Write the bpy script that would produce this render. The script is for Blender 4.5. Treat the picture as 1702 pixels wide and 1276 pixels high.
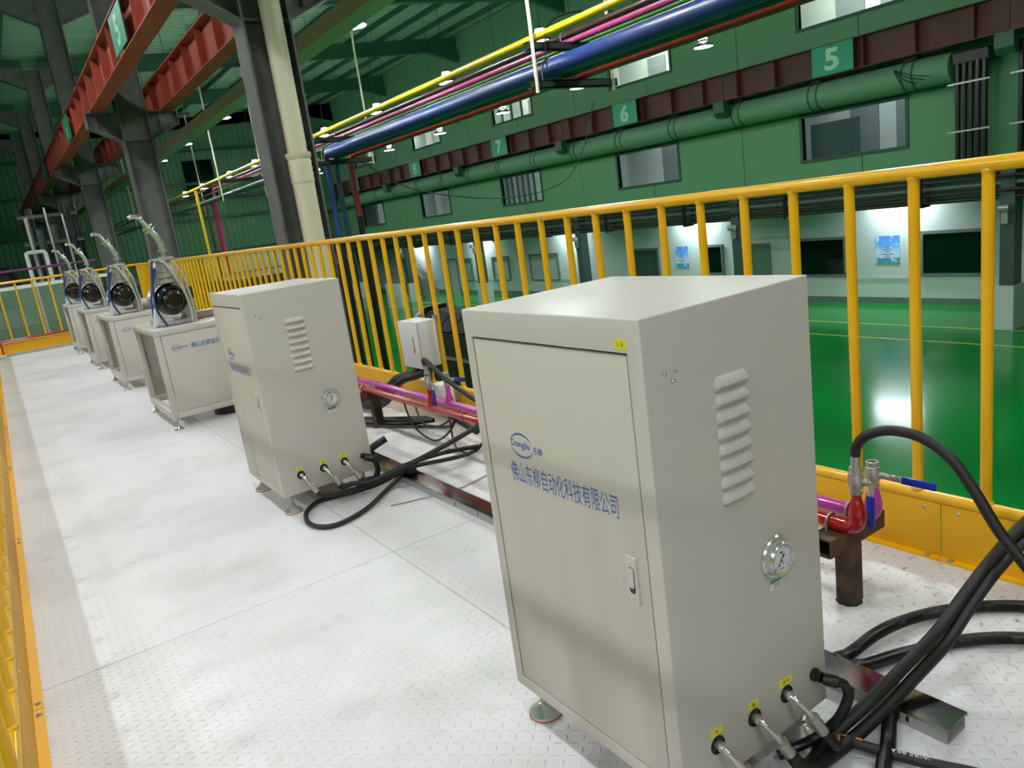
import bpy, bmesh, math, random
from mathutils import Vector, Matrix
random.seed(7)
for o in list(bpy.data.objects): bpy.data.objects.remove(o)
SC = bpy.context.scene
COL = SC.collection

# ------------------------------------------------------------------ camera
YAW, PITCH, ROLL, CAM_H, FPX = 0.578667, 0.227170, -0.139451, 1.441428, 1249.438
fw = Vector((math.sin(YAW)*math.cos(PITCH), math.cos(YAW)*math.cos(PITCH), -math.sin(PITCH)))
r0 = Vector((math.cos(YAW), -math.sin(YAW), 0)); u0 = r0.cross(fw)
rr = r0*math.cos(ROLL)+u0*math.sin(ROLL); uu = -r0*math.sin(ROLL)+u0*math.cos(ROLL)
cd = bpy.data.cameras.new('camera'); cam = bpy.data.objects.new('camera', cd); COL.objects.link(cam)
m = Matrix.Identity(4)
for i in range(3): m[i][0], m[i][1], m[i][2] = rr[i], uu[i], -fw[i]
m[2][3] = CAM_H
cam.matrix_world = m
cd.sensor_fit = 'HORIZONTAL'; cd.sensor_width = 36; cd.lens = FPX/1702*36; cd.clip_start = 0.05; cd.clip_end = 300
SC.camera = cam

# ------------------------------------------------------------------ world, exposure
w = bpy.data.worlds.new('world'); SC.world = w; w.use_nodes = True
w.node_tree.nodes['Background'].inputs[0].default_value = (0.5, 0.6, 0.55, 1)
w.node_tree.nodes['Background'].inputs[1].default_value = 0.03
SC.view_settings.view_transform = 'Standard'; SC.view_settings.look = 'None'
SC.view_settings.exposure = 0.0; SC.view_settings.gamma = 1.0; SC.view_settings.use_curve_mapping = False
SC.cycles.use_denoising = True
SC.cycles.max_bounces = 5; SC.cycles.diffuse_bounces = 3; SC.cycles.glossy_bounces = 3; SC.cycles.transparent_max_bounces = 8
SC.cycles.use_light_tree = False; SC.cycles.adaptive_threshold = .03; SC.cycles.caustics_reflective = False; SC.cycles.caustics_refractive = False
SC.cycles.sample_clamp_indirect = 4.0
LAMP_BAY, LAMP_FILL, LAMP_HALL, LAMP_UNDER, LAMP_ROOM, LAMP_ROOM2 = 225.0, 185.0, 80.0, 95.0, 22.0, 110.0

LAMP_UP = 420.0
# ------------------------------------------------------------------ materials
def lin(c): return tuple(((v/255)/12.92 if v/255 <= .04045 else ((v/255+.055)/1.055)**2.4) for v in c)
MATS = {}
def mat(name, col, rough=.5, metal=0., var=.0, vscale=6., bump=0., bscale=60., coat=0., emit=0., spec=.5, col2=None, cvs=None, stretch=None):
    if name in MATS: return MATS[name]
    m = bpy.data.materials.new(name); m.use_nodes = True; nt = m.node_tree; b = nt.nodes['Principled BSDF']
    c = lin(col); b.inputs['Base Color'].default_value = (*c, 1); b.inputs['Roughness'].default_value = rough
    b.inputs['Metallic'].default_value = metal; b.inputs['Coat Weight'].default_value = coat; b.inputs['Coat Roughness'].default_value = .08
    b.inputs['Specular IOR Level'].default_value = spec
    if emit:
        b.inputs['Emission Color'].default_value = (*c, 1); b.inputs['Emission Strength'].default_value = emit
    if var or bump or col2:
        tc = nt.nodes.new('ShaderNodeTexCoord'); src = tc.outputs['Object']
        if stretch:
            mp = nt.nodes.new('ShaderNodeMapping'); mp.inputs['Scale'].default_value = stretch; nt.links.new(src, mp.inputs[0]); src = mp.outputs[0]
    if var or col2:
        n = nt.nodes.new('ShaderNodeTexNoise'); n.inputs['Scale'].default_value = vscale; n.inputs['Detail'].default_value = 5; nt.links.new(src, n.inputs['Vector'])
        r = nt.nodes.new('ShaderNodeValToRGB'); nt.links.new(n.outputs['Fac'], r.inputs[0])
        r.color_ramp.elements[0].position = .35; r.color_ramp.elements[1].position = .68
        ca = lin(col2) if col2 else tuple(v*(1-var) for v in c)
        r.color_ramp.elements[0].color = (*ca, 1); r.color_ramp.elements[1].color = (*c, 1)
        nt.links.new(r.outputs[0], b.inputs['Base Color'])
    if bump:
        n2 = nt.nodes.new('ShaderNodeTexNoise'); n2.inputs['Scale'].default_value = bscale; n2.inputs['Detail'].default_value = 3; nt.links.new(src, n2.inputs['Vector'])
        bp = nt.nodes.new('ShaderNodeBump'); bp.inputs['Strength'].default_value = bump; bp.inputs['Distance'].default_value = .002
        nt.links.new(n2.outputs['Fac'], bp.inputs['Height']); nt.links.new(bp.outputs[0], b.inputs['Normal'])
    MATS[name] = m; return m

def math_node(nt, op, a, b=None, clamp=False):
    n = nt.nodes.new('ShaderNodeMath'); n.operation = op; n.use_clamp = clamp
    for i, v in enumerate((a, b)):
        if v is None: continue
        if isinstance(v, (int, float)): n.inputs[i].default_value = v
        else: nt.links.new(v, n.inputs[i])
    return n.outputs[0]

def checker_plate_material():
    m = bpy.data.materials.new('white_checker_plate'); m.use_nodes = True; nt = m.node_tree; b = nt.nodes['Principled BSDF']
    tc = nt.nodes.new('ShaderNodeTexCoord'); geo = nt.nodes.new('ShaderNodeNewGeometry')
    sp = nt.nodes.new('ShaderNodeSeparateXYZ'); nt.links.new(geo.outputs['Position'], sp.inputs[0])
    M_ = lambda *a, **k: math_node(nt, *a, **k)
    u = M_('DIVIDE', sp.outputs[0], .034); v = M_('DIVIDE', sp.outputs[1], .034)
    fu = M_('FLOOR', u); fv = M_('FLOOR', v)
    par = M_('FLOORED_MODULO', M_('ADD', fu, fv), 2.0)
    du = M_('SUBTRACT', M_('SUBTRACT', u, fu), .5); dv = M_('SUBTRACT', M_('SUBTRACT', v, fv), .5)
    sgn = M_('SUBTRACT', M_('MULTIPLY', par, 2.0), 1.0)
    dvs = M_('MULTIPLY', dv, sgn)
    a = M_('MULTIPLY', M_('ADD', du, dvs), .7071); c = M_('MULTIPLY', M_('SUBTRACT', du, dvs), .7071)
    e = M_('ADD', M_('POWER', M_('ABSOLUTE', M_('DIVIDE', a, .40)), 2.0), M_('POWER', M_('ABSOLUTE', M_('DIVIDE', c, .13)), 2.0))
    h = M_('SUBTRACT', 1.0, e, clamp=True)
    bp = nt.nodes.new('ShaderNodeBump'); bp.inputs['Strength'].default_value = .8; bp.inputs['Distance'].default_value = .0026
    nt.links.new(h, bp.inputs['Height']); nt.links.new(bp.outputs[0], b.inputs['Normal'])
    def noise(scale, detail, lo, hi):
        n = nt.nodes.new('ShaderNodeTexNoise'); n.inputs['Scale'].default_value = scale; n.inputs['Detail'].default_value = detail
        nt.links.new(geo.outputs['Position'], n.inputs['Vector'])
        r = nt.nodes.new('ShaderNodeMapRange'); r.inputs['From Min'].default_value = lo; r.inputs['From Max'].default_value = hi
        nt.links.new(n.outputs['Fac'], r.inputs[0]); return r.outputs[0]
    base = nt.nodes.new('ShaderNodeMixRGB'); base.inputs[1].default_value = (*lin((218, 217, 219)), 1); base.inputs[2].default_value = (*lin((194, 193, 191)), 1)
    nt.links.new(noise(1.6, 8, .48, .78), base.inputs[0])
    mx = nt.nodes.new('ShaderNodeMixRGB'); nt.links.new(base.outputs[0], mx.inputs[1]); mx.inputs[2].default_value = (*lin((120, 112, 98)), 1)
    dirt = M_('MULTIPLY', noise(7.0, 10, .62, .80), .30); nt.links.new(dirt, mx.inputs[0])
    # foot-worn scuffs and grime, heavier along the pipe run beside the right railing
    side = nt.nodes.new('ShaderNodeMapRange'); side.inputs['From Min'].default_value = 1.5; side.inputs['From Max'].default_value = 2.3
    side.inputs['To Min'].default_value = .08; side.inputs['To Max'].default_value = .8; nt.links.new(sp.outputs[0], side.inputs[0])
    mx2 = nt.nodes.new('ShaderNodeMixRGB'); nt.links.new(mx.outputs[0], mx2.inputs[1]); mx2.inputs[2].default_value = (*lin((96, 88, 76)), 1)
    fine = M_('MULTIPLY', noise(38.0, 6, .58, .74), side.outputs[0]); nt.links.new(fine, mx2.inputs[0])
    nt.links.new(mx2.outputs[0], b.inputs['Base Color'])
    b.inputs['Roughness'].default_value = .42
    MATS['checker'] = m; return m

def glass_mat(name, tint, alpha, rough=.02):
    if name in MATS: return MATS[name]
    m = bpy.data.materials.new(name); m.use_nodes = True; nt = m.node_tree; nt.nodes.clear()
    out = nt.nodes.new('ShaderNodeOutputMaterial'); tr = nt.nodes.new('ShaderNodeBsdfTransparent'); tr.inputs[0].default_value = (*tint, 1)
    gl = nt.nodes.new('ShaderNodeBsdfGlossy'); gl.inputs['Roughness'].default_value = rough
    lw = nt.nodes.new('ShaderNodeLayerWeight'); lw.inputs[0].default_value = .5
    ad = math_node(nt, 'ADD', math_node(nt, 'POWER', lw.outputs['Facing'], 5.0), alpha, clamp=True)
    mx = nt.nodes.new('ShaderNodeMixShader'); nt.links.new(ad, mx.inputs[0]); nt.links.new(tr.outputs[0], mx.inputs[1]); nt.links.new(gl.outputs[0], mx.inputs[2])
    nt.links.new(mx.outputs[0], out.inputs[0]); MATS[name] = m; return m

CHECK = checker_plate_material()
CAB = mat('grey_cabinet_paint', (193, 190, 181), .38, bump=.05, bscale=400)
CABD = mat('grey_door_paint', (193, 190, 180), .36, bump=.05, bscale=400)
BLACK = mat('black_rubber', (20, 19, 20), .5, bump=.1, bscale=300)
BLACKP = mat('black_plastic', (14, 14, 15), .35)
HOLE = mat('black_grommet', (6, 6, 8), .6)
CHROME = mat('bright_steel', (228, 228, 226), .2, .78)
STEEL = mat('brushed_steel', (190, 187, 180), .36, .72, var=.12, vscale=40)
ZINC = mat('galvanised_sheet', (176, 178, 176), .4, .25, var=.22, vscale=9, bump=.12, bscale=30)
YEL = mat('yellow_paint', (238, 180, 12), .3, coat=.3, var=.1, vscale=3, bump=.08, bscale=25)
YELK = mat('yellow_kick_plate', (236, 176, 14), .42, var=.08, vscale=2.2, bump=.05, bscale=12)
RED = mat('red_gloss_paint', (166, 15, 19), .18, coat=.4)
MAG = mat('magenta_gloss_paint', (186, 62, 158), .2, coat=.4)
RUST = mat('rusty_steel', (96, 72, 52), .6, .35, col2=(38, 30, 26), vscale=11, bump=.3, bscale=60)
BLUE_H = mat('blue_vinyl', (18, 40, 150), .3)
STICK = mat('yellow_sticker', (226, 214, 40), .5)
INK = mat('black_ink', (18, 16, 8), .6)
BLUE_INK = mat('blue_ink', (58, 92, 172), .5)
WHITE = mat('white_paper', (226, 228, 224), .6)
GREENP = mat('green_print', (70, 140, 80), .6)
REDPAD = mat('orange_rubber_pad', (176, 84, 40), .6)
GFLOOR = mat('green_epoxy', (10, 152, 62), .16, var=.08, vscale=.6, coat=.0, spec=.32, bump=.04, bscale=3.)
GWALL = mat('green_wall_panel', (98, 152, 112), .6, var=.05, vscale=.4)
GDARK = mat('dark_green_frame', (38, 82, 60), .5)
GWHITE = mat('white_green_wall', (206, 213, 213), .5, var=.04, vscale=.5)
GREYB = mat('grey_base_paint', (104, 118, 114), .5)
REDBEAM = mat('red_oxide_paint', (168, 72, 50), .55, col2=(150, 56, 40), vscale=3)
SHBEAM = mat('shaded_oxide_paint', (92, 44, 28), .6, col2=(72, 34, 24), vscale=2)  # same oxide paint as the near beams, darkened in colour to stand for shade
COLM = mat('grey_column_paint', (100, 100, 96), .5, col2=(84, 84, 81), vscale=4)
COLG = mat('dark_teal_column_paint', (62, 84, 82), .45)
PVC = mat('cream_pvc', (214, 206, 178), .4)
ROOFM = mat('roof_sheet', (150, 184, 160), .5, var=.1, vscale=.5)
PURL = mat('green_purlin', (44, 92, 68), .5)
FARW = mat('far_wall_sheet', (92, 138, 104), .6, var=.12, vscale=.6)
TEAL = mat('teal_sign', (20, 150, 118), .5)
PALE = mat('pale_green_print', (168, 214, 180), .5)
LAMPE = mat('lamp_bay', (252, 252, 255), .5, emit=LAMP_BAY)
LAMPH = mat('lamp_hall', (240, 255, 246), .5, emit=LAMP_HALL)
LAMPU = mat('lamp_under', (235, 250, 255), .5, emit=LAMP_UNDER)
LAMPR = mat('lamp_room', (236, 244, 255), .5, emit=LAMP_ROOM)
LAMPR2 = mat('lamp_room_upper', (250, 255, 246), .5, emit=LAMP_ROOM2)
LAMPC = mat('lamp_rack_row', (246, 255, 250), .5, emit=210.0)
LAMPFILL = mat('lamp_overhead_fill', (252, 252, 255), .5, emit=LAMP_FILL)  # emission of the added overhead fill row
LAMPB = mat('lamp_housing', (70, 84, 78), .4, .5)
DARKPIPE = mat('dark_pipe', (52, 38, 38), .35, .2)
ROOMW = mat('room_white', (226, 228, 224), .7)
ROOMG = mat('room_grey_door', (132, 138, 140), .6)
GLASS = glass_mat('window_glass', (.92, .97, .95), .04)
GLASSG = glass_mat('green_tank_glass', (.72, .84, .77), .08)
CLEARH = glass_mat('clear_hose', (.92, .93, .93), .14, .12)
DGLASS = mat('dark_window_glass', (8, 22, 20), .08, spec=.6)
BODYW = mat('white_casting', (222, 224, 226), .35)
BODYB = mat('blue_casting', (44, 76, 150), .35)
TRAYM = mat('pale_cable_tray', (150, 164, 146), .5)
PY = mat('yellow_gas_pipe', (232, 190, 24), .35); PBR = mat('brown_pipe', (58, 34, 30), .3); PPK = mat('pink_pipe', (176, 72, 128), .3)
PGR = mat('green_pipe', (58, 124, 58), .35); PBL = mat('blue_pipe', (28, 52, 120), .4); PTE = mat('teal_pipe', (20, 60, 74), .4); PRD = mat('dark_red_pipe', (140, 26, 30), .3)
SEAM = mat('dark_joint', (58, 56, 54), .8)
LINE = mat('yellow_floor_line', (214, 206, 96), .4)

# ------------------------------------------------------------------ mesh builder
class MB:
    def __init__(s): s.v = []; s.f = []
    def add(s, vs, fs):
        k = len(s.v); s.v += [tuple(p) for p in vs]; s.f += [tuple(i+k for i in f) for f in fs]; return s
    def box(s, x0, x1, y0, y1, z0, z1):
        return s.add([(x0,y0,z0),(x1,y0,z0),(x1,y1,z0),(x0,y1,z0),(x0,y0,z1),(x1,y0,z1),(x1,y1,z1),(x0,y1,z1)],
                     [(3,2,1,0),(4,5,6,7),(0,1,5,4),(1,2,6,5),(2,3,7,6),(3,0,4,7)])
    def cyl(s, p, q, r, r2=None, seg=14, caps=True):
        p = Vector(p); q = Vector(q); d = (q-p).normalized(); a = d.orthogonal().normalized(); b = d.cross(a); r2 = r if r2 is None else r2
        vs = [p+(a*math.cos(t)+b*math.sin(t))*r for t in [2*math.pi*i/seg for i in range(seg)]] + [q+(a*math.cos(t)+b*math.sin(t))*r2 for t in [2*math.pi*i/seg for i in range(seg)]]
        fs = [(i, (i+1) % seg, seg+(i+1) % seg, seg+i) for i in range(seg)]
        if caps: fs += [tuple(range(seg-1, -1, -1)), tuple(range(seg, 2*seg))]
        return s.add(vs, fs)
    def lathe(s, prof, o=(0,0,0), axis=(0,0,1), seg=24):
        o = Vector(o); d = Vector(axis).normalized(); a = d.orthogonal().normalized(); b = d.cross(a); vs = []; fs = []; n = len(prof)
        for i in range(seg):
            t = 2*math.pi*i/seg; e = a*math.cos(t)+b*math.sin(t)
            vs += [o+d*h+e*r for r, h in prof]
        for i in range(seg):
            j = (i+1) % seg
            for k in range(n-1): fs.append((i*n+k, j*n+k, j*n+k+1, i*n+k+1))
        return s.add(vs, fs)
    def tube(s, pts, r, seg=10, res=0, rf=None, caps=True):
        P = [Vector(p) for p in pts]
        if res: P = spline(P, res)
        n = len(P); T = [(P[min(i+1,n-1)]-P[max(i-1,0)]).normalized() for i in range(n)]
        a = T[0].orthogonal().normalized(); vs = []; fs = []
        for i in range(n):
            a = (a-T[i]*a.dot(T[i])).normalized(); b = T[i].cross(a); R = rf(i) if rf else r
            vs += [P[i]+(a*math.cos(2*math.pi*k/seg)+b*math.sin(2*math.pi*k/seg))*R for k in range(seg)]
        for i in range(n-1):
            for k in range(seg): fs.append((i*seg+k, i*seg+(k+1) % seg, (i+1)*seg+(k+1) % seg, (i+1)*seg+k))
        if caps: fs += [tuple(range(seg-1,-1,-1)), tuple(range((n-1)*seg, n*seg))]
        return s.add(vs, fs)
    def prism(s, poly, fn, d0, d1):
        n = len(poly); vs = [fn(a, b, d0) for a, b in poly]+[fn(a, b, d1) for a, b in poly]
        return s.add(vs, [tuple(range(n-1,-1,-1)), tuple(range(n, 2*n))]+[(i, (i+1) % n, n+(i+1) % n, n+i) for i in range(n)])
    def build(s, name, material, parent=None, smooth=True, bevel=0., ang=38):
        vs = s.v; loc = None
        if parent is None:
            xs, ys, zs = zip(*vs); loc = ((min(xs)+max(xs))/2, (min(ys)+max(ys))/2, min(zs)); vs = [(x-loc[0], y-loc[1], z-loc[2]) for x, y, z in vs]
        me = bpy.data.meshes.new(name); me.from_pydata(vs, [], s.f)
        bm = bmesh.new(); bm.from_mesh(me); bmesh.ops.recalc_face_normals(bm, faces=bm.faces)
        if bevel:
            es = [e for e in bm.edges if len(e.link_faces) == 2 and e.calc_face_angle(0) > .6]
            bmesh.ops.bevel(bm, geom=es, offset=bevel, segments=2, profile=.5, affect='EDGES')
        bm.to_mesh(me); bm.free()
        if smooth:
            me.shade_smooth(); me.set_sharp_from_angle(angle=math.radians(ang))
        me.materials.append(material)
        o = bpy.data.objects.new(name, me); COL.objects.link(o)
        if parent is not None: o.parent = parent
        else: o.location = loc
        return o

def spline(P, res):
    out = []; n = len(P)
    for i in range(n-1):
        p0, p1, p2, p3 = P[max(i-1,0)], P[i], P[i+1], P[min(i+2,n-1)]
        for k in range(res):
            t = k/res
            out.append(.5*((2*p1)+(p2-p0)*t+(2*p0-5*p1+4*p2-p3)*t*t+(3*p1-p0-3*p2+p3)*t**3))
    out.append(P[-1]); return out

def even(P, step):
    out = [P[0]]; acc = 0
    for a, b in zip(P, P[1:]):
        L = (b-a).length; t = step-acc
        while t <= L: out.append(a+(b-a)*(t/L)); t += step
        acc = (acc+L) % step if t-step <= L else acc
        acc = L-(t-step)
    return out

def tag(o, label, cat, group=None, kind=None):
    o['label'] = label; o['category'] = cat
    if group: o['group'] = group
    if kind: o['kind'] = kind
    return o
def empty(name, loc, label, cat, group=None, kind=None):
    o = bpy.data.objects.new(name, None); o.empty_display_size = .1; COL.objects.link(o); o.location = loc
    return tag(o, label, cat, group, kind)
def struct(o, label=None, cat=None):
    o['kind'] = 'structure'
    if label: o['label'] = label; o['category'] = cat
    return o
def share(src, parent, loc=(0,0,0), name=None):
    c = bpy.data.objects.new(name or src.name.split('.')[0], src.data); COL.objects.link(c); c.parent = parent; c.location = loc; return c
def copy_tree(o, parent=None):
    c = o.copy(); COL.objects.link(c); c.parent = parent
    for ch in o.children: copy_tree(ch, c)
    return c
class Off:  # an MB whose shapes are written in world coordinates but built under a parent
    def __init__(s, parent): s.p = parent; s.m = MB()
    def __getattr__(s, k): return getattr(s.m, k)
    def build(s, name, material, **kw):
        L = s.p.location; s.m.v = [(x-L[0], y-L[1], z-L[2]) for x, y, z in s.m.v]
        return s.m.build(name, material, s.p, **kw)

def text_mesh(txt, width, height, depth=.0006, bold=0.):
    cu = bpy.data.curves.new('lettering', 'FONT'); cu.body = txt; cu.resolution_u = 4; cu.offset = bold
    to = bpy.data.objects.new('lettering', cu); COL.objects.link(to)
    dg = bpy.context.evaluated_depsgraph_get(); dg.update()
    me = bpy.data.meshes.new_from_object(to.evaluated_get(dg)); bpy.data.objects.remove(to); bpy.data.curves.remove(cu)
    xs = [v.co.x for v in me.vertices]; ys = [v.co.y for v in me.vertices]
    sx = width/(max(xs)-min(xs)); sy = height/(max(ys)-min(ys)) if height else sx; mx, my = min(xs), min(ys)
    for v in me.vertices: v.co = Vector(((v.co.x-mx)*sx, (v.co.y-my)*sy, 0))
    return me
def lettering(txt, o, xa, ya, width, height, material, parent, name='lettering', bold=0.):
    me = text_mesh(txt, width, height, bold=bold); xa = Vector(xa); ya = Vector(ya); o = Vector(o)
    for v in me.vertices: v.co = o+xa*v.co.x+ya*v.co.y
    me.materials.append(material); ob = bpy.data.objects.new(name, me); COL.objects.link(ob); ob.parent = parent; return ob
NX, PX, NY, UP = Vector((0,-1,0)), Vector((1,0,0)), Vector((0,-1,0)), Vector((0,0,1))   # reading direction on a face that looks to -X is -Y
DIG = {4: 'four', 5: 'five', 6: 'six', 7: 'seven', 8: 'eight', 9: 'nine'}
ORD = ['first','second','third','fourth','fifth','sixth','seventh','eighth','ninth','tenth','eleventh','twelfth']

# ================================================================== THE SETTING
FX0, FX1, FY0, FY1 = -.25, 2.62, -4.5, 17.75
fl = MB().box(FX0, FX1, FY0, FY1, -.30, -.012).build('floor', SEAM, smooth=False)
struct(fl, 'white checker plate walkway of the raised platform', 'floor')
YS = [-4.5, -.72, 3.03, 6.8, 10.5, 14.2, 17.75]; XS = [-.25, 1.21, 2.62]
for i in range(len(YS)-1):
    for j in range(2):
        m_ = MB().box(XS[j]+.0015, XS[j+1]-.0015, YS[i]+.002, YS[i+1]-.002, -.012, 0)
        L = fl.location; m_.v = [(x-L[0], y-L[1], z-L[2]) for x, y, z in m_.v]
        m_.build('floor_plate', CHECK, fl, smooth=False)
f2 = MB().box(-16, 24, -16, 52, -3.3, -3.1).build('floor_hall', GFLOOR, smooth=False)
struct(f2, 'glossy green epoxy floor of the hall below the platform', 'floor')
for X in (18.45, 20.08):
    b_ = Off(f2); b_.box(X-.04, X+.04, -6, 52, -3.1, -3.097); b_.build('floor_line', LINE, smooth=False)
f3 = MB().box(-8, 2.45, 17.95, 26, -.25, -.01).build('floor_far', mat('pale_concrete', (214, 214, 210), .6, var=.15, vscale=2), smooth=False)
struct(f3, 'pale floor of the equipment bay behind the far railing', 'floor')

# --- upper green wall made of panels with window openings
WX = 20.6
BAYS = [8.25+8*k for k in range(-1, 6)]
LOW = [(12.55+8*k) for k in range(-1, 5)]
holes = [(c-1.53, c+1.53, 1.64, 2.83) for c in LOW]+[(c-1.5, c+1.5, 5.27, 6.46) for c in LOW]
wr = empty('wall_right', (WX, 20, .95), 'tall green panelled wall along the right side of the hall', 'wall', kind='structure')
def holed(b, x0, x1, y0, y1, z0, z1, hs):
    ys = sorted({y0, y1}|{v for h in hs for v in h[:2] if y0 < v < y1}); zs = sorted({z0, z1}|{v for h in hs for v in h[2:] if z0 < v < z1})
    for a, c in zip(ys, ys[1:]):
        run = None
        for d, e in zip(zs, zs[1:]):
            if any(h[0] < (a+c)/2 < h[1] and h[2] < (d+e)/2 < h[3] for h in hs):
                if run: b.box(x0, x1, a, c, *run); run = None
            else: run = (run[0], e) if run else (d, e)
        if run: b.box(x0, x1, a, c, *run)
edges = [-16, -4] + [.25+4*k for k in range(0, 13)] + [52]
for a, c in zip(edges, edges[1:]):
    b_ = Off(wr); holed(b_, WX, WX+.1, a+.012, c-.012, .95, 9.7, holes); b_.build('wall_panel', GWALL, smooth=False)
b_ = Off(wr); b_.box(WX+.1, WX+.14, -16, 0, .95, 9.7); holed(b_, WX+.1, WX+.14, 0, 52, .95, 9.7, holes); b_.build('wall_backing', GDARK, smooth=False)
# rooms behind the windows: floors, back wall with doors, ceiling strips
for zb, zt, nm in ((.98, 4.1, 'room_shell'), (4.3, 7.3, 'room_shell')):
    b_ = Off(wr); b_.box(23.0, 23.1, -4, 52, zb, zt); b_.box(WX+.14, 23.1, -4, 52, zb-.05, zb); b_.box(WX+.14, 23.1, -4, 52, zt, zt+.05)
    for Y in BAYS: b_.box(22.6, 23.0, Y-.2, Y+.2, zb, zt)
    b_.build(nm, ROOMW, smooth=False)
    for k, c in enumerate(LOW):
        st = Off(wr); st.box(21.6, 21.75, c-1.6, c+1.6, zt-.06, zt-.02); o = st.build('room_light', LAMPR if zb < 2 else LAMPR2, smooth=False)
        for dy in ((-.9, .55) if zb < 2 else (-.5, .9)):
            st = Off(wr); st.box(22.94, 23.0, c+dy, c+dy+.9, zb, zb+2.05+(.0 if zb < 2 else .0)); st.build('room_door', ROOMG, smooth=False)
def window(n, Y0, Y1, Z0, Z1, X, lab, frame=GDARK, glass=GLASS, mull=(), depth=.12):
    e = empty('window_%d' % n, (X, (Y0+Y1)/2, Z0), lab, 'window', kind='structure')
    b = Off(e); t = .09
    b.box(X-.03, X+depth, Y0-t, Y0, Z0-t, Z1+t); b.box(X-.03, X+depth, Y1, Y1+t, Z0-t, Z1+t); b.box(X-.03, X+depth, Y0, Y1, Z0-t, Z0); b.box(X-.03, X+depth, Y0, Y1, Z1, Z1+t)
    b.build('window_frame', frame, smooth=False)
    b = Off(e); b.box(X+.03, X+.04, Y0, Y1, Z0, Z1); b.build('pane', glass, smooth=False)
    for yy in mull:
        b = Off(e); b.box(X+.0, X+.06, yy-.05, yy+.05, Z0, Z1); b.build('mullion', frame, smooth=False)
    return e
wn = 1
for k, c in enumerate(LOW):
    num = k+4
    window(wn, c-1.53, c+1.53, 1.64, 2.83, WX, 'long window in the green wall below the crane beam sign reading %s' % DIG[num], 
           mull=(tuple(c-1.0+.42*i for i in range(6)) if num == 7 else ())); wn += 1
    window(wn, c-1.5, c+1.5, 5.27, 6.46, WX, 'bright lit window high in the green wall above the crane beam sign reading %s' % DIG[num], mull=((c-.75, c, c+.75) if num == 7 else ())); wn += 1
# half drawn grey curtain inside window under sign 5
b_ = Off(wr); b_.box(21.0, 21.05, 12.55, 14.08, 1.5, 2.62); b_.build('curtain', mat('grey_curtain', (84, 98, 108), .7), smooth=False)

# --- ground floor recessed wall
GX = 23.1
wl = MB().box(GX, GX+.12, -16, 52, -3.1, .95).build('wall_right_lower', GWHITE, smooth=False)
struct(wl, 'pale recessed ground floor wall under the overhang', 'wall')
bb = MB().box(GX-.02, GX, -4, 52, -3.1, -2.9).build('baseboard_right', GREYB, smooth=False); struct(bb, 'grey baseboard along the recessed ground floor wall', 'baseboard')
tr = MB().box(GX-.03, GX, -4, 52, -2.31, -2.22).build('trim_1', GWHITE, smooth=False); struct(tr, 'pale rail moulding along the recessed ground floor wall', 'trim')
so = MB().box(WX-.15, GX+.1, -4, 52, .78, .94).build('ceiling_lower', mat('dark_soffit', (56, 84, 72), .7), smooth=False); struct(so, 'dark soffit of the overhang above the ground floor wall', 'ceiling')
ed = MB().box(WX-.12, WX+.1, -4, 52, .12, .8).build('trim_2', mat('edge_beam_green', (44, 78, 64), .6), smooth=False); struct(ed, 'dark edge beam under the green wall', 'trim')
DW = [(10.1, 11.86, -2.15, -.97, 'dark ground floor window between the blue poster and the nearest pedestal', DGLASS),
      (14.44, 16.27, -2.15, -1.0, 'dark ground floor window to the left of the nearer blue poster', DGLASS),
      (19.5, 20.28, -2.05, -1.05, 'small dark ground floor window right of the farther blue poster', DGLASS),
      (22.87, 24.43, -2.15, -1.05, 'grey ground floor window left of the farther blue poster', mat('grey_window_glass', (78, 90, 88), .15)),
      (29.7, 31.93, -2.25, -1.05, 'large pale board window on the distant ground floor wall', mat('pale_window', (176, 186, 184), .3)),
      (34.0, 35.5, -2.25, -1.1, 'medium pale board window beyond the large one on the ground floor', MATS['pale_window'] if 'pale_window' in MATS else WHITE),
      (37.8, 38.6, -2.25, -1.1, 'smallest pale window beside the distant stair door', mat('pale_green_window', (140, 176, 160), .3))]
for Y0, Y1, Z0, Z1, lab, gm in DW:
    window(wn, Y0, Y1, Z0, Z1, GX-.05, lab, frame=GREYB, glass=gm, depth=.05); wn += 1
def door(n, Y0, Y1, lab, m):
    e = empty('door_%d' % n, (GX-.05, (Y0+Y1)/2, -3.1), lab, 'door', kind='structure')
    b = Off(e); b.box(GX-.05, GX-.01, Y0+.06, Y1-.06, -3.1, -1.06); b.build('door_leaf', m, smooth=False)
    b = Off(e); b.box(GX-.08, GX, Y0, Y0+.06, -3.1, -1.0); b.box(GX-.08, GX, Y1-.06, Y1, -3.1, -1.0); b.box(GX-.08, GX, Y0+.06, Y1-.06, -1.06, -1.0); b.build('door_frame', GREYB, smooth=False)
    b = Off(e); b.cyl((GX-.1, Y0+.16, -2.1), (GX-.05, Y0+.16, -2.1), .025); b.build('door_handle', STEEL)
door(1, 17.3, 18.2, 'grey green door beside the dark ground floor column', mat('door_green', (96, 128, 112), .5))
door(2, 39.4, 40.5, 'pale door near the distant staircase', mat('door_pale', (196, 200, 196), .5))
wf = empty('wall_far', (4, 52, -3.1), 'far corrugated green end wall of the hall', 'wall', kind='structure')
b_ = Off(wf); x = -16
P = []
while x < 24: P += [(x, 52.0), (x+.10, 52.0), (x+.14, 51.95), (x+.2, 51.95), (x+.24, 52.0)]; x += .32
n = len(P); b_.add([(a, c, -3.1) for a, c in P]+[(a, c, 9.8) for a, c in P], [(i, i+1, n+i+1, n+i) for i in range(n-1)]); b_.build('wall_sheet', FARW, smooth=False)
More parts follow.
